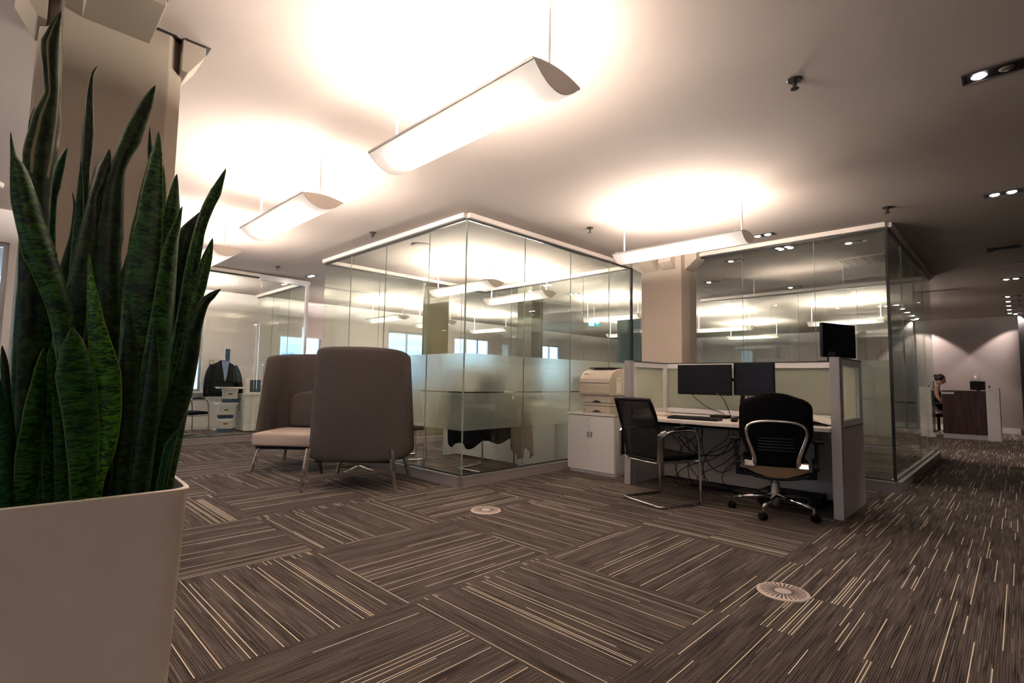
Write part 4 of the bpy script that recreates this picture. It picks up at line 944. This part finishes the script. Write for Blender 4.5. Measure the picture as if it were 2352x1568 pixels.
t = thing('laser_printer', 'beige laser printer with two paper trays on the white cabinet', 'printer', (4.99, 3.315, 0.701))
W0, W1 = 0.0, 0.43
link('lower_tray', B((0.0, 0.36, W0 + 0.02, W1 - 0.02, 0.0, 0.085), (0.0, 0.36, W0 + 0.02, W1 - 0.02, 0.09, 0.12)), M['printer'], t, bevel=0.005)
link('upper_tray', B((0.0, 0.36, W0 + 0.02, W1 - 0.02, 0.125, 0.205)), M['printer'], t, bevel=0.005)
for z in (0.015, 0.128):
    bm = bmesh.new(); prism(bm, [(0.14, z)] + [(0.14 + 0.13 * k / 8, z + 0.025 * math.sin(math.pi * k / 8)) for k in range(1, 8)] + [(0.27, z)], 'x', -0.004, 0.004); link('tray_grip', bm, M['printdark'], t)
bm = bmesh.new()
prism(bm, [(-0.035, 0.215), (-0.045, 0.24), (-0.045, 0.33), (-0.03, 0.40), (0.02, 0.47), (0.08, 0.50), (0.22, 0.525), (0.36, 0.53), (0.37, 0.205), (0.0, 0.205)], 'y', W0, W1)
link('body', bm, M['printer'], t, bevel=0.01)
bm = bmesh.new(); box(bm, -0.0465, -0.040, W0 + 0.004, W1 - 0.004, 0.352, 0.357); link('lid_seam', bm, M['printdark'], t)
link('paper_exit', B((0.10, 0.30, W0 + 0.05, W1 - 0.05, 0.523, 0.537)), M['printdark'], t)
link('control_panel', B((0.10, 0.19, W0 - 0.004, W0, 0.24, 0.42)), M['paper'], t)
link('display', B((0.12, 0.17, W0 - 0.006, W0 - 0.004, 0.37, 0.40)), M['printer'], t)
bm = bmesh.new()
for k in range(3):
    yy = 0.33 + 0.022 * k; tube(bm, [(0.012, yy, 0.462), (0.002, yy + 0.008, 0.452), (0.012, yy + 0.016, 0.463)], 0.002, 5)
link('emblem', bm, M['dark'], t)
for z in (0.035, 0.165): 
    link('tray_mark', B((-0.003, 0.0, 0.375, 0.385, z, z + 0.01)), M['printdark'], t)

# ================================================================ VISITOR CHAIR (cantilever)
def tubechair(label, loc, rz, group, frame='chrome'):
    t = thing('visitor_chair', label, 'chair', loc, rz, group)
    # faces +X ; floor frame: rear bar x=-0.22, fronts at x=+0.22
    hw = 0.255
    bm = bmesh.new()
    path = []
    for s in (1, -1):
        side = [(-0.20, s * hw, 0.62), (-0.05, s * hw, 0.655), (0.16, s * hw, 0.655), (0.215, s * hw, 0.62), (0.235, s * hw, 0.42), (0.25, s * hw, 0.03), (0.23, s * hw, 0.013), (-0.18, s * hw, 0.013), (-0.215, s * (hw - 0.04), 0.013)]
        path += side if s == 1 else side[::-1]
    # rounded corners by local chaikin
    tube(bm, smoothpath(path, 2), 0.012, 8); link('sled_frame', bm, M[frame], t, smooth=True)
    for s in (1, -1):
        bm = bmesh.new(); tube(bm, [(-0.05, s * hw, 0.672), (0.06, s * hw, 0.677), (0.15, s * hw, 0.668)], [0.016, 0.02, 0.014], 8); link('arm_pad', bm, M['black'], t, smooth=True)
        bm = bmesh.new(); prism(bm, [(-0.225, 0.64), (-0.16, 0.66), (-0.165, 0.62), (-0.20, 0.60), (-0.195, 0.40), (-0.245, 0.38), (-0.24, 0.62)], 'y', s * hw - 0.014, s * hw + 0.014); link('arm_bracket', bm, M[frame], t, bevel=0.003)
    bm = bmesh.new(); tube(bm, smoothpath([(0.235, hw, 0.385), (0.20, hw * 0.8, 0.37), (-0.20, hw * 0.85, 0.375), (-0.235, hw * 0.5, 0.38), (-0.235, -hw * 0.5, 0.38), (-0.20, -hw * 0.85, 0.375), (0.20, -hw * 0.8, 0.37), (0.235, -hw, 0.385)], 1), 0.009, 6); link('seat_rail', bm, M[frame], t, smooth=True)
    bm = bmesh.new(); box(bm, -0.21, 0.255, -0.235, 0.235, 0.385, 0.445); link('seat', bm, M['bfab'], t, smooth=True, bevel=0.024, sub=1)
    # back: mesh in a black frame, narrower and curved
    rows = []
    bm = bmesh.new(); n = 8
    for k in range(13):
        u = k / 12; z = 0.40 + 0.52 * u; hwk = 0.215 + 0.02 * math.sin(u * math.pi) + 0.012 * u
        x0 = -0.23 - 0.02 * u - 0.11 * u * u
        rows.append([bm.verts.new((x0 + 0.045 * (2 * j / n - 1) ** 2, hwk * (2 * j / n - 1), z)) for j in range(n + 1)])
    for a, b in zip(rows, rows[1:]):
        for j in range(n): bm.faces.new((a[j], a[j + 1], b[j + 1], b[j]))
    edge = [r[0].co.copy() for r in rows] + [v.co.copy() for v in rows[-1]][1:-1] + [r[-1].co.copy() for r in rows[::-1]] + [v.co.copy() for v in rows[0]][::-1][1:-1]
    b_ = link('backrest', bm, M['mesh'], t, smooth=True, solid=0.003)
    bm = bmesh.new(); tube(bm, edge, [0.017 if 8 < i < 26 else 0.013 for i in range(len(edge))], 8, closed=True); link('back_frame', bm, M['black'], b_, smooth=True)
    return t
vc = tubechair('black mesh-back visitor chair with chrome sled frame beside the desk', (4.335, 2.37, 0), R(-19), 'sled-base visitor chairs')
dup(vc, (4.23, 4.60, 0), R(6), 'sled-base chair in the corner room with jackets over its back')
dup(vc, (3.98, 5.95, 0), R(-20), 'sled-base chair in the corner room behind the nearer armchair')
dup(vc, (2.45, 10.3, 0), R(15), 'black sled-base chair in the left office, partly behind plant leaves')

# ================================================================ OFFICE CHAIR
t = thing('office_chair', 'black swivel office chair with chrome back frame and tan seat underside', 'office chair', (4.70, 1.50, 0), R(20))
ang = [90, 162, 234, 306, 18]
for k, a in enumerate(ang):
    a = R(a); c, s = math.cos(a), math.sin(a)
    bm = bmesh.new(); tube(bm, [(0.03 * c, 0.03 * s, 0.145), (0.17 * c, 0.17 * s, 0.125), (0.315 * c, 0.315 * s, 0.098)], [0.026, 0.02, 0.015], 8)
    lg = link('base_leg', bm, M['chrome'], t, smooth=True)
    bm = bmesh.new(); Tc = Matrix.Translation((0.335 * c, 0.335 * s, 0.03)) @ Matrix.Rotation(a + 1.1, 4, 'Z') @ Matrix.Rotation(R(90), 4, 'X')
    for o in (-0.026, 0.006): lathe(bm, [(0.020, o), (0.029, o + 0.003), (0.030, o + 0.010), (0.029, o + 0.017), (0.020, o + 0.020)], 18, T=Tc)
    w = link('caster', bm, M['rubber'], lg, smooth=False)
    bm = bmesh.new(); tube(bm, [(0.32 * c, 0.32 * s, 0.05), (0.318 * c, 0.318 * s, 0.105)], 0.011, 8); link('caster_stem', bm, M['chrome'], lg)
bm = bmesh.new(); lathe(bm, [(0.024, 0.06), (0.036, 0.11), (0.038, 0.16), (0.034, 0.25), (0.030, 0.255)], 18); lathe(bm, [(0.017, 0.25), (0.017, 0.31)], 14)
link('gas_lift', bm, M['steel'], t, smooth=False)
bm = bmesh.new(); box(bm, -0.13, 0.12, -0.09, 0.09, 0.295, 0.34)
for s in (1, -1):
    prism(bm, [(s * 0.05, 0.275), (s * 0.27, 0.315), (s * 0.27, 0.35), (s * 0.05, 0.31)], 'x', -0.05, 0.05)
link('mechanism', bm, M['black'], t, bevel=0.004)
# seat: black cushion on top, tan shell below
bm = bmesh.new(); box(bm, -0.22, 0.26, -0.245, 0.245, 0.405, 0.465); link('seat', bm, M['bfab'], t, smooth=True, bevel=0.028, sub=1)
bm = bmesh.new(); rows = []
for i in range(11):
    x = -0.262 + 0.47 * i / 10
    rows.append([bm.verts.new((x, 0.238 * (2 * j / 12 - 1), 0.325 + 0.075 * abs(2 * j / 12 - 1) ** 1.8)) for j in range(13)])
top = [[bm.verts.new((v.co.x, v.co.y, 0.412)) for v in r] for r in rows]
for a, b in zip(rows, rows[1:]):
    for j in range(12): bm.faces.new((a[j], b[j], b[j + 1], a[j + 1]))
for a, b in zip(top, top[1:]):
    for j in range(12): bm.faces.new((a[j], a[j + 1], b[j + 1], b[j]))
for r, q in ((rows[0], top[0]), (rows[-1], top[-1])):
    for j in range(12): bm.faces.new((r[j], r[j + 1], q[j + 1], q[j]))
for j in (0, 12):
    for i in range(10): bm.faces.new((rows[i][j], rows[i + 1][j], top[i + 1][j], top[i][j]))
link('seat_shell', bm, M['tan'], t, smooth=False)
bm = bmesh.new(); tube(bm, [(-0.262, 0.235 * math.cos(math.pi * k / 14), 0.338 - 0.02 * math.sin(math.pi * k / 14) + 0.03 * abs(math.cos(math.pi * k / 14)) ** 2) for k in range(15)], 0.012, 6); link('seat_rim', bm, M['black'], t, smooth=True)
# backrest, rounded rectangle narrowing to the lumbar area
def backx(z): 
    u = (z - 0.42) / 0.56
    return -0.235 - 0.03 * math.sin(u * 2.4) - 0.05 * u
def outline(z):
    u = (z - 0.42) / 0.565
    base = 0.165 + 0.085 * min(1, u / 0.45) ** 1.2 - 0.012 * max(0, u - 0.55)
    if u > 0.80: base *= (1 - ((u - 0.80) / 0.2) ** 3.0 * 0.42)
    return base
bm = bmesh.new(); rows = []
for k in range(25):
    z = 0.42 + 0.565 * k / 24; hwk = outline(z)
    rows.append([bm.verts.new((backx(z) + 0.05 * (2 * j / 10 - 1) ** 2, hwk * (2 * j / 10 - 1), z - 0.03 * ((2 * j / 10 - 1) ** 2) * (k / 24) ** 6)) for j in range(11)])
for a, b in zip(rows, rows[1:]):
    for j in range(10): bm.faces.new((a[j], a[j + 1], b[j + 1], b[j]))
edge = [r[0].co.copy() for r in rows] + [v.co.copy() for v in rows[-1]][1:-1] + [r[-1].co.copy() for r in rows[::-1]] + [v.co.copy() for v in rows[0]][::-1][1:-1]
bk = link('backrest', bm, M['bfab'], t, smooth=True, solid=0.035)
bm = bmesh.new(); tube(bm, edge, 0.018, 8, closed=True); link('edge_trim', bm, M['bfab'], bk, smooth=True)
bm = bmesh.new()
for k in range(5):
    z = 0.545 + 0.024 * k; tube(bm, [(backx(z) - 0.022 + 0.05 * (yy / 0.24) ** 2, yy, z) for yy in (-0.13, -0.07, 0, 0.07, 0.13)], 0.0045, 6)
link('lumbar_ribs', bm, M['stripe'], bk, smooth=True)
# chrome hoop over the lower back
bm = bmesh.new()
hoop = [(-0.25, 0.165, 0.415), (-0.275, 0.150, 0.47), (-0.30, 0.185, 0.58), (-0.318, 0.218, 0.68), (-0.322, 0.205, 0.745), (-0.335, 0.13, 0.775), (-0.342, 0.0, 0.782)]
hoop = hoop + [(x, -y, z) for x, y, z in hoop[-2::-1]]
hp = smoothpath(hoop, 2); nn = len(hp)
tube(bm, hp, [0.027 - 0.016 * math.sin(math.pi * i / (nn - 1)) ** 0.6 for i in range(nn)], 8)
link('back_frame', bm, M['chrome'], t, smooth=True)
for s in (1, -1):
    bm = bmesh.new(); prism(bm, [(-0.285, 0.405), (-0.19, 0.395), (-0.17, 0.42), (-0.19, 0.445), (-0.27, 0.46)], 'y', s * 0.150 if s > 0 else -0.235, s * 0.235 if s > 0 else -0.150)
    link('pivot_housing', bm, M['chrome'], t, bevel=0.012)
    bm = bmesh.new(); tube(bm, [(-0.21, s * 0.255, 0.425), (-0.21, s * 0.30, 0.425)], 0.032 if s < 0 else 0.012, 12); link('knob', bm, M['black'], t)
    bm = bmesh.new(); box(bm, -0.10, -0.03, s * 0.285 - 0.016, s * 0.285 + 0.016, 0.315, 0.47); box(bm, -0.088, -0.042, s * 0.30 - 0.012, s * 0.30 + 0.012, 0.45, 0.60)
    prism(bm, [(s * 0.10, 0.30), (s * 0.30, 0.31), (s * 0.30, 0.34), (s * 0.10, 0.325)], 'x', -0.09, -0.04)
    ar = link('armrest_post', bm, M['black'], t, bevel=0.005)
    bm = bmesh.new(); box(bm, -0.17, 0.07, s * 0.305 - 0.042, s * 0.305 + 0.042, 0.60, 0.625); link('arm_pad', bm, M['black'], ar, bevel=0.012)

# ================================================================ CORNER ROOM FURNITURE
t = thing('meeting_desk', 'white desk with solid front panel inside the corner room', 'desk', (4.60, 4.95, 0))
link('tabletop', B((0.0, 0.75, -0.55, 0.95, 0.72, 0.75)), M['white'], t, bevel=0.003)
link('end_panel', B((0.0, 0.72, 0.90, 0.93, 0, 0.72)), M['white'], t); link('end_panel', B((0.05, 0.72, -0.53, -0.50, 0, 0.72)), M['white'], t)
link('modesty_panel', B((0.10, 0.125, -0.50, 0.90, 0.03, 0.72)), M['white'], t)
t = thing('storage_credenza', 'long white cabinet against the frosted glass inside the corner room', 'cabinet', (5.36, 4.16, 0))
link('body', B((0.0, 1.05, 0.0, 0.55, 0.0, 0.70)), M['white'], t, bevel=0.003); link('top', B((-0.01, 1.06, -0.01, 0.56, 0.70, 0.725)), M['white'], t)
for k in range(2): link('door', B((0.01 + k * 0.52, 0.52 + k * 0.52, 0.55, 0.57, 0.03, 0.69)), M['white'], t)
for yy, lab in ((4.55, 'dark monitor blurred behind the frosted band, right'), (5.35, 'dark monitor blurred behind the frosted band, left')):
    t = thing('monitor', lab, 'monitor', (5.0 if yy > 5 else 5.95, yy - (0 if yy > 5 else 0.1), 0.75 if yy > 5 else 0.725), R(90 if yy < 5 else 0), 'monitors in the corner room')
    link('casing', B((0.0, 0.03, -0.26, 0.26, 0.08, 0.40)), M['black'], t, bevel=0.005); link('screen', B((-0.002, 0.0, -0.245, 0.245, 0.10, 0.385)), M['screen'], t)
    link('stand', B((0.03, 0.05, -0.03, 0.03, 0.0, 0.2), (-0.06, 0.1, -0.1, 0.1, 0.0, 0.012)), M['black'], t)
t = thing('desk_box', 'small white box on the sill behind the corner room glass', 'box', (5.9, 6.7, 0))
link('shelf', B((-0.3, 0.3, -0.15, 0.15, 0.0, 1.28)), M['white'], t); link('carton', B((-0.06, 0.06, -0.05, 0.05, 1.28, 1.38)), M['paper'], t)

def drape(name, label, cat, m, pts_top, drop, seed, amp=0.02, grp=None, th=0.012):
    """cloth hung over a line of points: folds grow downward, ragged hem"""
    random.seed(seed); bm = bmesh.new(); rows = []
    n = 26; nz = 12
    P = [Vector(p) for p in pts_top]
    def at(u):
        f = u * (len(P) - 1); k = min(int(f), len(P) - 2); return P[k].lerp(P[k + 1], f - k)
    ph = [random.uniform(0, 6.28) for _ in range(4)]
    for k in range(nz + 1):
        v = k / nz; row = []
        for j in range(n + 1):
            u = j / n; p = at(u); tng = (at(min(1, u + 0.02)) - at(max(0, u - 0.02))).normalized(); nr = Vector((-tng.y, tng.x, 0)).normalized()
            d = drop(u) * v
            f = amp * v * (math.sin(u * 19 + ph[0]) + 0.6 * math.sin(u * 34 + ph[1]))
            row.append(bm.verts.new(p + nr * f + tng * (0.03 * v * math.sin(u * 7 + ph[2])) - Vector((0, 0, d))))
        rows.append(row)
    for a, b in zip(rows, rows[1:]):
        for j in range(n): bm.faces.new((a[j], a[j + 1], b[j + 1], b[j]))
    o = link(name, bm, m, smooth=True, solid=th); tag(o, label, cat, grp); return o
drape('dark_jacket', 'black jacket hung over the chair back inside the corner room', 'jacket', M['navy'], [(3.84, 4.86, 0.92), (3.83, 4.60, 0.95), (3.86, 4.38, 0.95), (4.0, 4.29, 0.94), (4.34, 4.27, 0.90)], lambda u: 0.59 + 0.05 * math.sin(u * 5) + 0.035 * math.sin(u * 17), 3, 0.025)
drape('khaki_coat', 'khaki coat sleeve and tail hanging beside the black jacket', 'coat', M['khaki'], [(4.30, 4.23, 0.90), (4.42, 4.22, 0.91), (4.54, 4.22, 0.90), (4.66, 4.23, 0.88)], lambda u: 0.62 + 0.14 * abs(math.sin(u * 4.3)) , 8, 0.03)

# ================================================================ LEFT OFFICE
t = thing('low_cabinet', 'white filing cabinet with drawers in the left office', 'cabinet', (3.46, 11.0, 0), R(-90))
link('body', B((0.0, 0.43, 0.02, 0.41, 0.02, 0.70)), M['white'], t, bevel=0.003)
for z0, z1 in ((0.03, 0.47), (0.48, 0.69)):
    d = link('drawer', B((0.005, 0.425, 0.0, 0.02, z0, z1)), M['white'], t, bevel=0.002)
    link('handle', B((0.16, 0.26, -0.012, 0.0, z1 - 0.06, z1 - 0.045)), M['dark'], d)
link('worktop', B((-0.01, 0.44, -0.01, 0.42, 0.70, 0.725)), M['white'], t)
t = thing('key_bunch', 'keys hanging in the lock of the white filing cabinet', 'keys', (3.435, 10.80, 0.62), R(-90))
link('key', B((-0.006, 0.006, -0.01, 0.015, 0.0, 0.02)), M['steel'], t); link('tag', B((-0.02, 0.012, -0.008, -0.004, -0.06, 0.0)), M['dark'], t)
t = thing('picture_frame', 'white box frame with dark photograph on the filing cabinet', 'picture frame', (3.64, 10.66, 0.725), R(-25))
link('frame', B((-0.14, 0.16, 0.0, 0.05, 0.0, 0.30)), M['white'], t, bevel=0.004)
link('photograph', B((-0.06, 0.13, -0.004, 0.0, 0.03, 0.27)), mat('dark_photograph', (0.06, 0.06, 0.065), 0.4, var=0.9, vscale=12), t)
for k, (z, w) in enumerate(((0.0, 0.0), (0.26, 0.0), (0.56, 0.06))):
    t = thing('storage_box', 'white lidded storage box with blue base, %s of the stack' % ('bottom', 'middle', 'top')[k], 'box', (3.20 + w, 10.72, z), R(-12), 'stacked storage boxes')
    link('body', B((-0.12, 0.12, 0.0, 0.30, 0.07, 0.20)), M['paper'], t); link('base_band', B((-0.122, 0.122, -0.002, 0.302, 0.0, 0.07)), M['blue'], t)
    link('lid', B((-0.128, 0.128, -0.01, 0.31, 0.20, 0.26)), M['white'], t, bevel=0.004); link('hand_hole', B((-0.035, 0.035, -0.004, 0.0, 0.15, 0.17)), M['gap'], t)
link('stack_shelf', B((3.06, 3.40, 10.70, 11.02, 0.52, 0.56)), M['white'], None)
tag(bpy.data.objects['stack_shelf'], 'thin white shelf board between the storage boxes', 'shelf')
t = thing('document_tray', 'sheets fanned out on the topmost storage box', 'papers', (3.28, 10.85, 0.82))
link('sheets', B((-0.2, 0.24, -0.16, 0.16, 0.0, 0.03)), M['paper'], t); link('loose_sheet', B((-0.26, -0.1, -0.2, 0.05, 0.03, 0.034)), M['paper'], t)
t = thing('coat_stand', 'white coat stand with curved hooks in the left office', 'coat stand', (3.30, 11.33, 0))
bm = bmesh.new(); lathe(bm, [(0.16, 0.0), (0.16, 0.015), (0.02, 0.03)], 24); link('foot', bm, M['rod'], t)
bm = bmesh.new(); tube(bm, [(0, 0, 0.02), (0, 0, 1.72)], 0.018, 10); link('pole', bm, M['rod'], t)
for k in range(6):
    a = k * math.pi / 3 + 0.3; z = 1.6 if k % 2 else 1.38; c, s = math.cos(a), math.sin(a)
    bm = bmesh.new(); tube(bm, smoothpath([(0, 0, z - 0.04), (0.07 * c, 0.07 * s, z - 0.03), (0.14 * c, 0.14 * s, z + 0.03)]), 0.008, 6); link('hook', bm, M['rod'], t, smooth=True)
# suit jacket on the stand
bm = bmesh.new(); rings = []
for z, hx, hy in ((0.66, 0.27, 0.09), (0.80, 0.265, 0.10), (0.95, 0.25, 0.11), (1.10, 0.25, 0.11), (1.22, 0.235, 0.10), (1.29, 0.18, 0.08), (1.34, 0.09, 0.06), (1.37, 0.06, 0.05)):
    ring = []
    for k in range(28):
        a = 2 * math.pi * k / 28
        fold = 1 + 0.05 * math.sin(5 * a + z * 3)
        ring.append((3.27 + hx * math.cos(a) * fold, 11.28 + hy * math.sin(a) * fold, z))
    rings.append(ring)
ringloft(bm, rings)
jk = tag(link('suit_jacket', bm, M['navy'], smooth=True), 'dark suit jacket hanging on the white coat stand', 'jacket')
for s in (1, -1):
    bm = bmesh.new(); tube(bm, smoothpath([(3.27 + s * 0.19, 11.27, 1.26), (3.27 + s * 0.27, 11.24, 1.10), (3.27 + s * 0.30, 11.21, 0.85), (3.27 + s * 0.29, 11.19, 0.66)]), 0.06, 10); link('sleeve', bm, M['navy'], jk, smooth=True)
bm = bmesh.new(); prism(bm, [(3.21, 1.36), (3.33, 1.36), (3.30, 1.05), (3.27, 0.95), (3.25, 1.08)], 'y', 11.14, 11.185); link('shirt_front', bm, M['bluecloth'], jk)
tag(link('hanging_scarf', B((3.28, 3.36, 11.21, 11.25, 1.34, 1.60)), M['blue'], bevel=0.01), 'blue scarf looped on the coat stand above the jacket', 'scarf')
t = thing('thermostat', 'small beige thermostat on the left office wall', 'thermostat', (2.99 + 0.15, 11.6, 1.33)); link('body', B((-0.05, 0.05, -0.025, 0, -0.05, 0.05)), M['printer'], t, bevel=0.005); link('dial', B((-0.025, 0.025, -0.03, -0.025, -0.015, 0.02)), M['white'], t)
t = thing('office_desk', 'white desk end in the left office', 'desk', (1.6, 10.2, 0)); link('tabletop', B((-0.5, 0.45, -0.6, 0.9, 0.70, 0.73)), M['white'], t); link('end_panel', B((-0.48, 0.43, -0.58, -0.55, 0, 0.70)), M['white'], t)

# ================================================================ RECEPTION
t = thing('reception_desk', 'dark walnut reception counter with white end block', 'reception desk', (14.35, 0.4, 0))
link('front_panel', B((0.0, 0.04, 0.10, 0.80, 0.10, 0.985)), M['wood'], t)
link('kickboard', B((0.02, 0.05, 0.10, 0.80, 0.0, 0.10)), M['alu'], t)
link('counter_top', B((-0.02, 0.45, 0.10, 0.80, 0.985, 1.005)), M['wood'], t)
link('end_block', B((-0.06, 0.60, -0.10, 0.10, 0.0, 1.07)), M['white'], t, bevel=0.004)
link('inner_desk', B((0.10, 0.60, 0.10, 2.4, 0.70, 0.73)), M['wood'], t)
link('name_plate', B((-0.026, -0.006, 0.60, 0.80, 0.93, 0.975)), M['alu'], t)
t = thing('monitor', 'black monitor standing on the reception counter', 'monitor', (14.55, 0.62, 1.005)); link('casing', B((0, 0.03, -0.11, 0.13, 0.02, 0.20)), M['black'], t); link('stand', B((0.0, 0.05, -0.03, 0.03, 0, 0.03)), M['black'], t)
t = thing('telephone', 'small black telephone right of the reception monitor', 'telephone', (14.5, 0.46, 1.005)); link('base', B((-0.03, 0.05, -0.03, 0.03, 0, 0.05)), M['black'], t); link('handset', B((-0.01, 0.02, -0.025, 0.0, 0.05, 0.11)), M['black'], t)
t = thing('wall_switch', 'small pale switch plate on the reception wall', 'switch', (17.0, 0.77, 1.33)); link('plate', B((-0.012, 0, -0.05, 0.05, -0.08, 0.08)), M['speaker'], t); link('rocker', B((-0.018, -0.012, -0.02, 0.02, -0.03, 0.03)), M['white'], t)
ch = thing('task_chair', 'black chair the receptionist sits on', 'chair', (15.02, 1.33, 0))
bm = bmesh.new()
for k in range(5):
    a = k * 2 * math.pi / 5; tube(bm, [(0, 0, 0.1), (0.28 * math.cos(a), 0.28 * math.sin(a), 0.03)], 0.02, 6)
link('base', bm, M['chrome'], ch); bm = bmesh.new(); tube(bm, [(0, 0, 0.08), (0, 0, 0.42)], 0.03, 10); link('gas_lift', bm, M['black'], ch)
link('seat', B((-0.24, 0.24, -0.24, 0.24, 0.41, 0.47)), M['bfab'], ch, bevel=0.02); link('backrest', B((-0.22, 0.22, 0.24, 0.29, 0.50, 0.86)), M['bfab'], ch, bevel=0.02)

# the receptionist: seated, profile towards -Y (to the right in the picture)
pr_ = thing('person', 'woman with dark pinned-up hair in a sleeveless black dress seated at the reception', 'person', (15.02, 1.30, 0))
def skinbody(name, verts, edges, m, parent, root=0, sub=2):
    me = bpy.data.meshes.new(name); me.from_pydata([v[:3] for v in verts], edges, []); me.materials.append(m)
    o = bpy.data.objects.new(name, me); COL.objects.link(o); o.parent = parent
    md = o.modifiers.new('skin', 'SKIN'); md.use_smooth_shade = True
    for i, v in enumerate(verts):
        sv = me.skin_vertices[0].data[i]; r = v[3]; sv.radius = (r, r) if not isinstance(r, tuple) else r; sv.use_root = (i == root)
    s = o.modifiers.new('sub', 'SUBSURF'); s.levels = sub; s.render_levels = sub
    return o
V = [(0, 0.05, 0.56, (0.15, 0.11)), (0, 0.07, 0.72, (0.12, 0.09)), (0, 0.06, 0.92, (0.13, 0.09)), (0, 0.05, 1.02, (0.10, 0.075)), (0, 0.03, 1.09, 0.050), (0, 0.0, 1.15, 0.048),
     (-0.16, 0.04, 1.01, 0.048), (-0.20, 0.02, 0.88, 0.040), (-0.21, -0.04, 0.76, 0.034), (-0.18, -0.16, 0.76, 0.030), (-0.16, -0.26, 0.775, 0.024), (-0.155, -0.32, 0.775, 0.028),
     (0.16, 0.04, 1.01, 0.048), (0.20, 0.02, 0.88, 0.040), (0.21, -0.04, 0.76, 0.034), (0.18, -0.16, 0.76, 0.030), (0.16, -0.26, 0.775, 0.024), (0.155, -0.32, 0.775, 0.028),
     (-0.09, -0.02, 0.55, 0.085), (-0.10, -0.38, 0.54, 0.060), (-0.10, -0.40, 0.30, 0.048), (-0.10, -0.38, 0.10, 0.032), (-0.10, -0.50, 0.04, 0.030),
     (0.09, -0.02, 0.55, 0.085), (0.10, -0.38, 0.54, 0.060), (0.10, -0.40, 0.30, 0.048), (0.10, -0.38, 0.10, 0.032), (0.10, -0.50, 0.04, 0.030)]
Ed = [(0, 1), (1, 2), (2, 3), (3, 4), (4, 5), (3, 6), (6, 7), (7, 8), (8, 9), (9, 10), (10, 11), (3, 12), (12, 13), (13, 14), (14, 15), (15, 16), (16, 17), (0, 18), (18, 19), (19, 20), (20, 21), (21, 22), (0, 23), (23, 24), (24, 25), (25, 26), (26, 27)]
# five fingers per hand
for hand, s in ((11, -1), (17, 1)):
    hx, hy, hz = V[hand][:3]
    for fgr, (dx, dl) in enumerate(((-0.027, 0.060), (-0.009, 0.072), (0.009, 0.068), (0.027, 0.052))):
        i = len(V); V.append((hx + dx, hy - 0.03, hz + 0.004, 0.008)); V.append((hx + dx, hy - 0.03 - dl * 0.5, hz, 0.0075)); V.append((hx + dx, hy - 0.03 - dl, hz - 0.014, 0.0065))
        Ed += [(hand, i), (i, i + 1), (i + 1, i + 2)]
    i = len(V); V.append((hx - s * 0.032, hy + 0.005, hz, 0.009)); V.append((hx - s * 0.052, hy - 0.025, hz - 0.004, 0.008)); Ed += [(hand, i), (i, i + 1)]
body = skinbody('body', V, Ed, M['skin'], pr_)
# head, tilted down towards the desk
Th = Matrix.Translation((0, -0.03, 1.235)) @ Matrix.Rotation(R(-24), 4, 'X').inverted()
bm = bmesh.new(); ell(bm, (0, 0, 0), (0.072, 0.092, 0.112), Th, 24, 18)
hinv = Th.inverted()
for v in bm.verts:
    p = hinv @ v.co
    if p.z < -0.02: p.x *= 1 - 0.35 * min(1, (-p.z - 0.02) / 0.09)
    if p.z < 0.0 and p.y > 0.02: p.y *= 0.8
    v.co = Th @ p
hd = link('head', bm, M['skin'], pr_, smooth=True)
bm = bmesh.new(); tube(bm, [Th @ Vector(p) for p in ((0, -0.085, 0.025), (0, -0.105, -0.015), (0, -0.090, -0.026))], [0.007, 0.013, 0.010], 8); link('nose', bm, M['skin'], hd, smooth=True)
bm = bmesh.new()
for s in (1, -1): ell(bm, (s * 0.030, -0.080, 0.012), (0.012, 0.008, 0.006), Th, 10, 8)
link('eyes', bm, M['dark'], hd, smooth=True)
bm = bmesh.new(); ell(bm, (0, -0.082, -0.055), (0.022, 0.010, 0.006), Th, 12, 8); link('mouth', bm, mat('lips', (0.40, 0.12, 0.11), 0.5), hd, smooth=True)
for s in (1, -1):
    bm = bmesh.new(); ell(bm, (s * 0.070, 0.012, -0.005), (0.009, 0.018, 0.029), Th, 10, 8); link('ear', bm, M['skin'], hd, smooth=True)
bm = bmesh.new(); ell(bm, (0, 0.018, 0.022), (0.082, 0.098, 0.105), Th, 24, 18)
for v in bm.verts:
    p = hinv @ v.co
    if p.y < -0.045: p.y = -0.045 + (p.y + 0.045) * 0.25; p.z = max(p.z, 0.055)
    if p.z < -0.03: p.x *= 0.8; p.z = -0.03 + (p.z + 0.03) * 0.6
    v.co = Th @ p
ell(bm, (0, 0.115, 0.045), (0.035, 0.032, 0.035), Th, 14, 10)
for k in range(5): tube(bm, [Th @ Vector(p) for p in ((0.01 * (k - 2), 0.13, 0.05), (0.015 * (k - 2), 0.155, 0.03 - 0.01 * k))], [0.006, 0.001], 5)
link('hair', bm, M['hair'], pr_, smooth=True)
VD = [(0, 0.05, 0.56, (0.165, 0.125)), (0, 0.07, 0.72, (0.133, 0.103)), (0, 0.06, 0.92, (0.143, 0.105)), (0, 0.05, 1.00, (0.120, 0.092)), (0, 0.04, 1.055, (0.075, 0.062)),
      (-0.09, -0.05, 0.55, 0.10), (-0.10, -0.30, 0.54, 0.078), (0.09, -0.05, 0.55, 0.10), (0.10, -0.30, 0.54, 0.078)]
skinbody('dress', VD, [(0, 1), (1, 2), (2, 3), (3, 4), (0, 5), (5, 6), (0, 7), (7, 8)], M['bfab'], pr_)
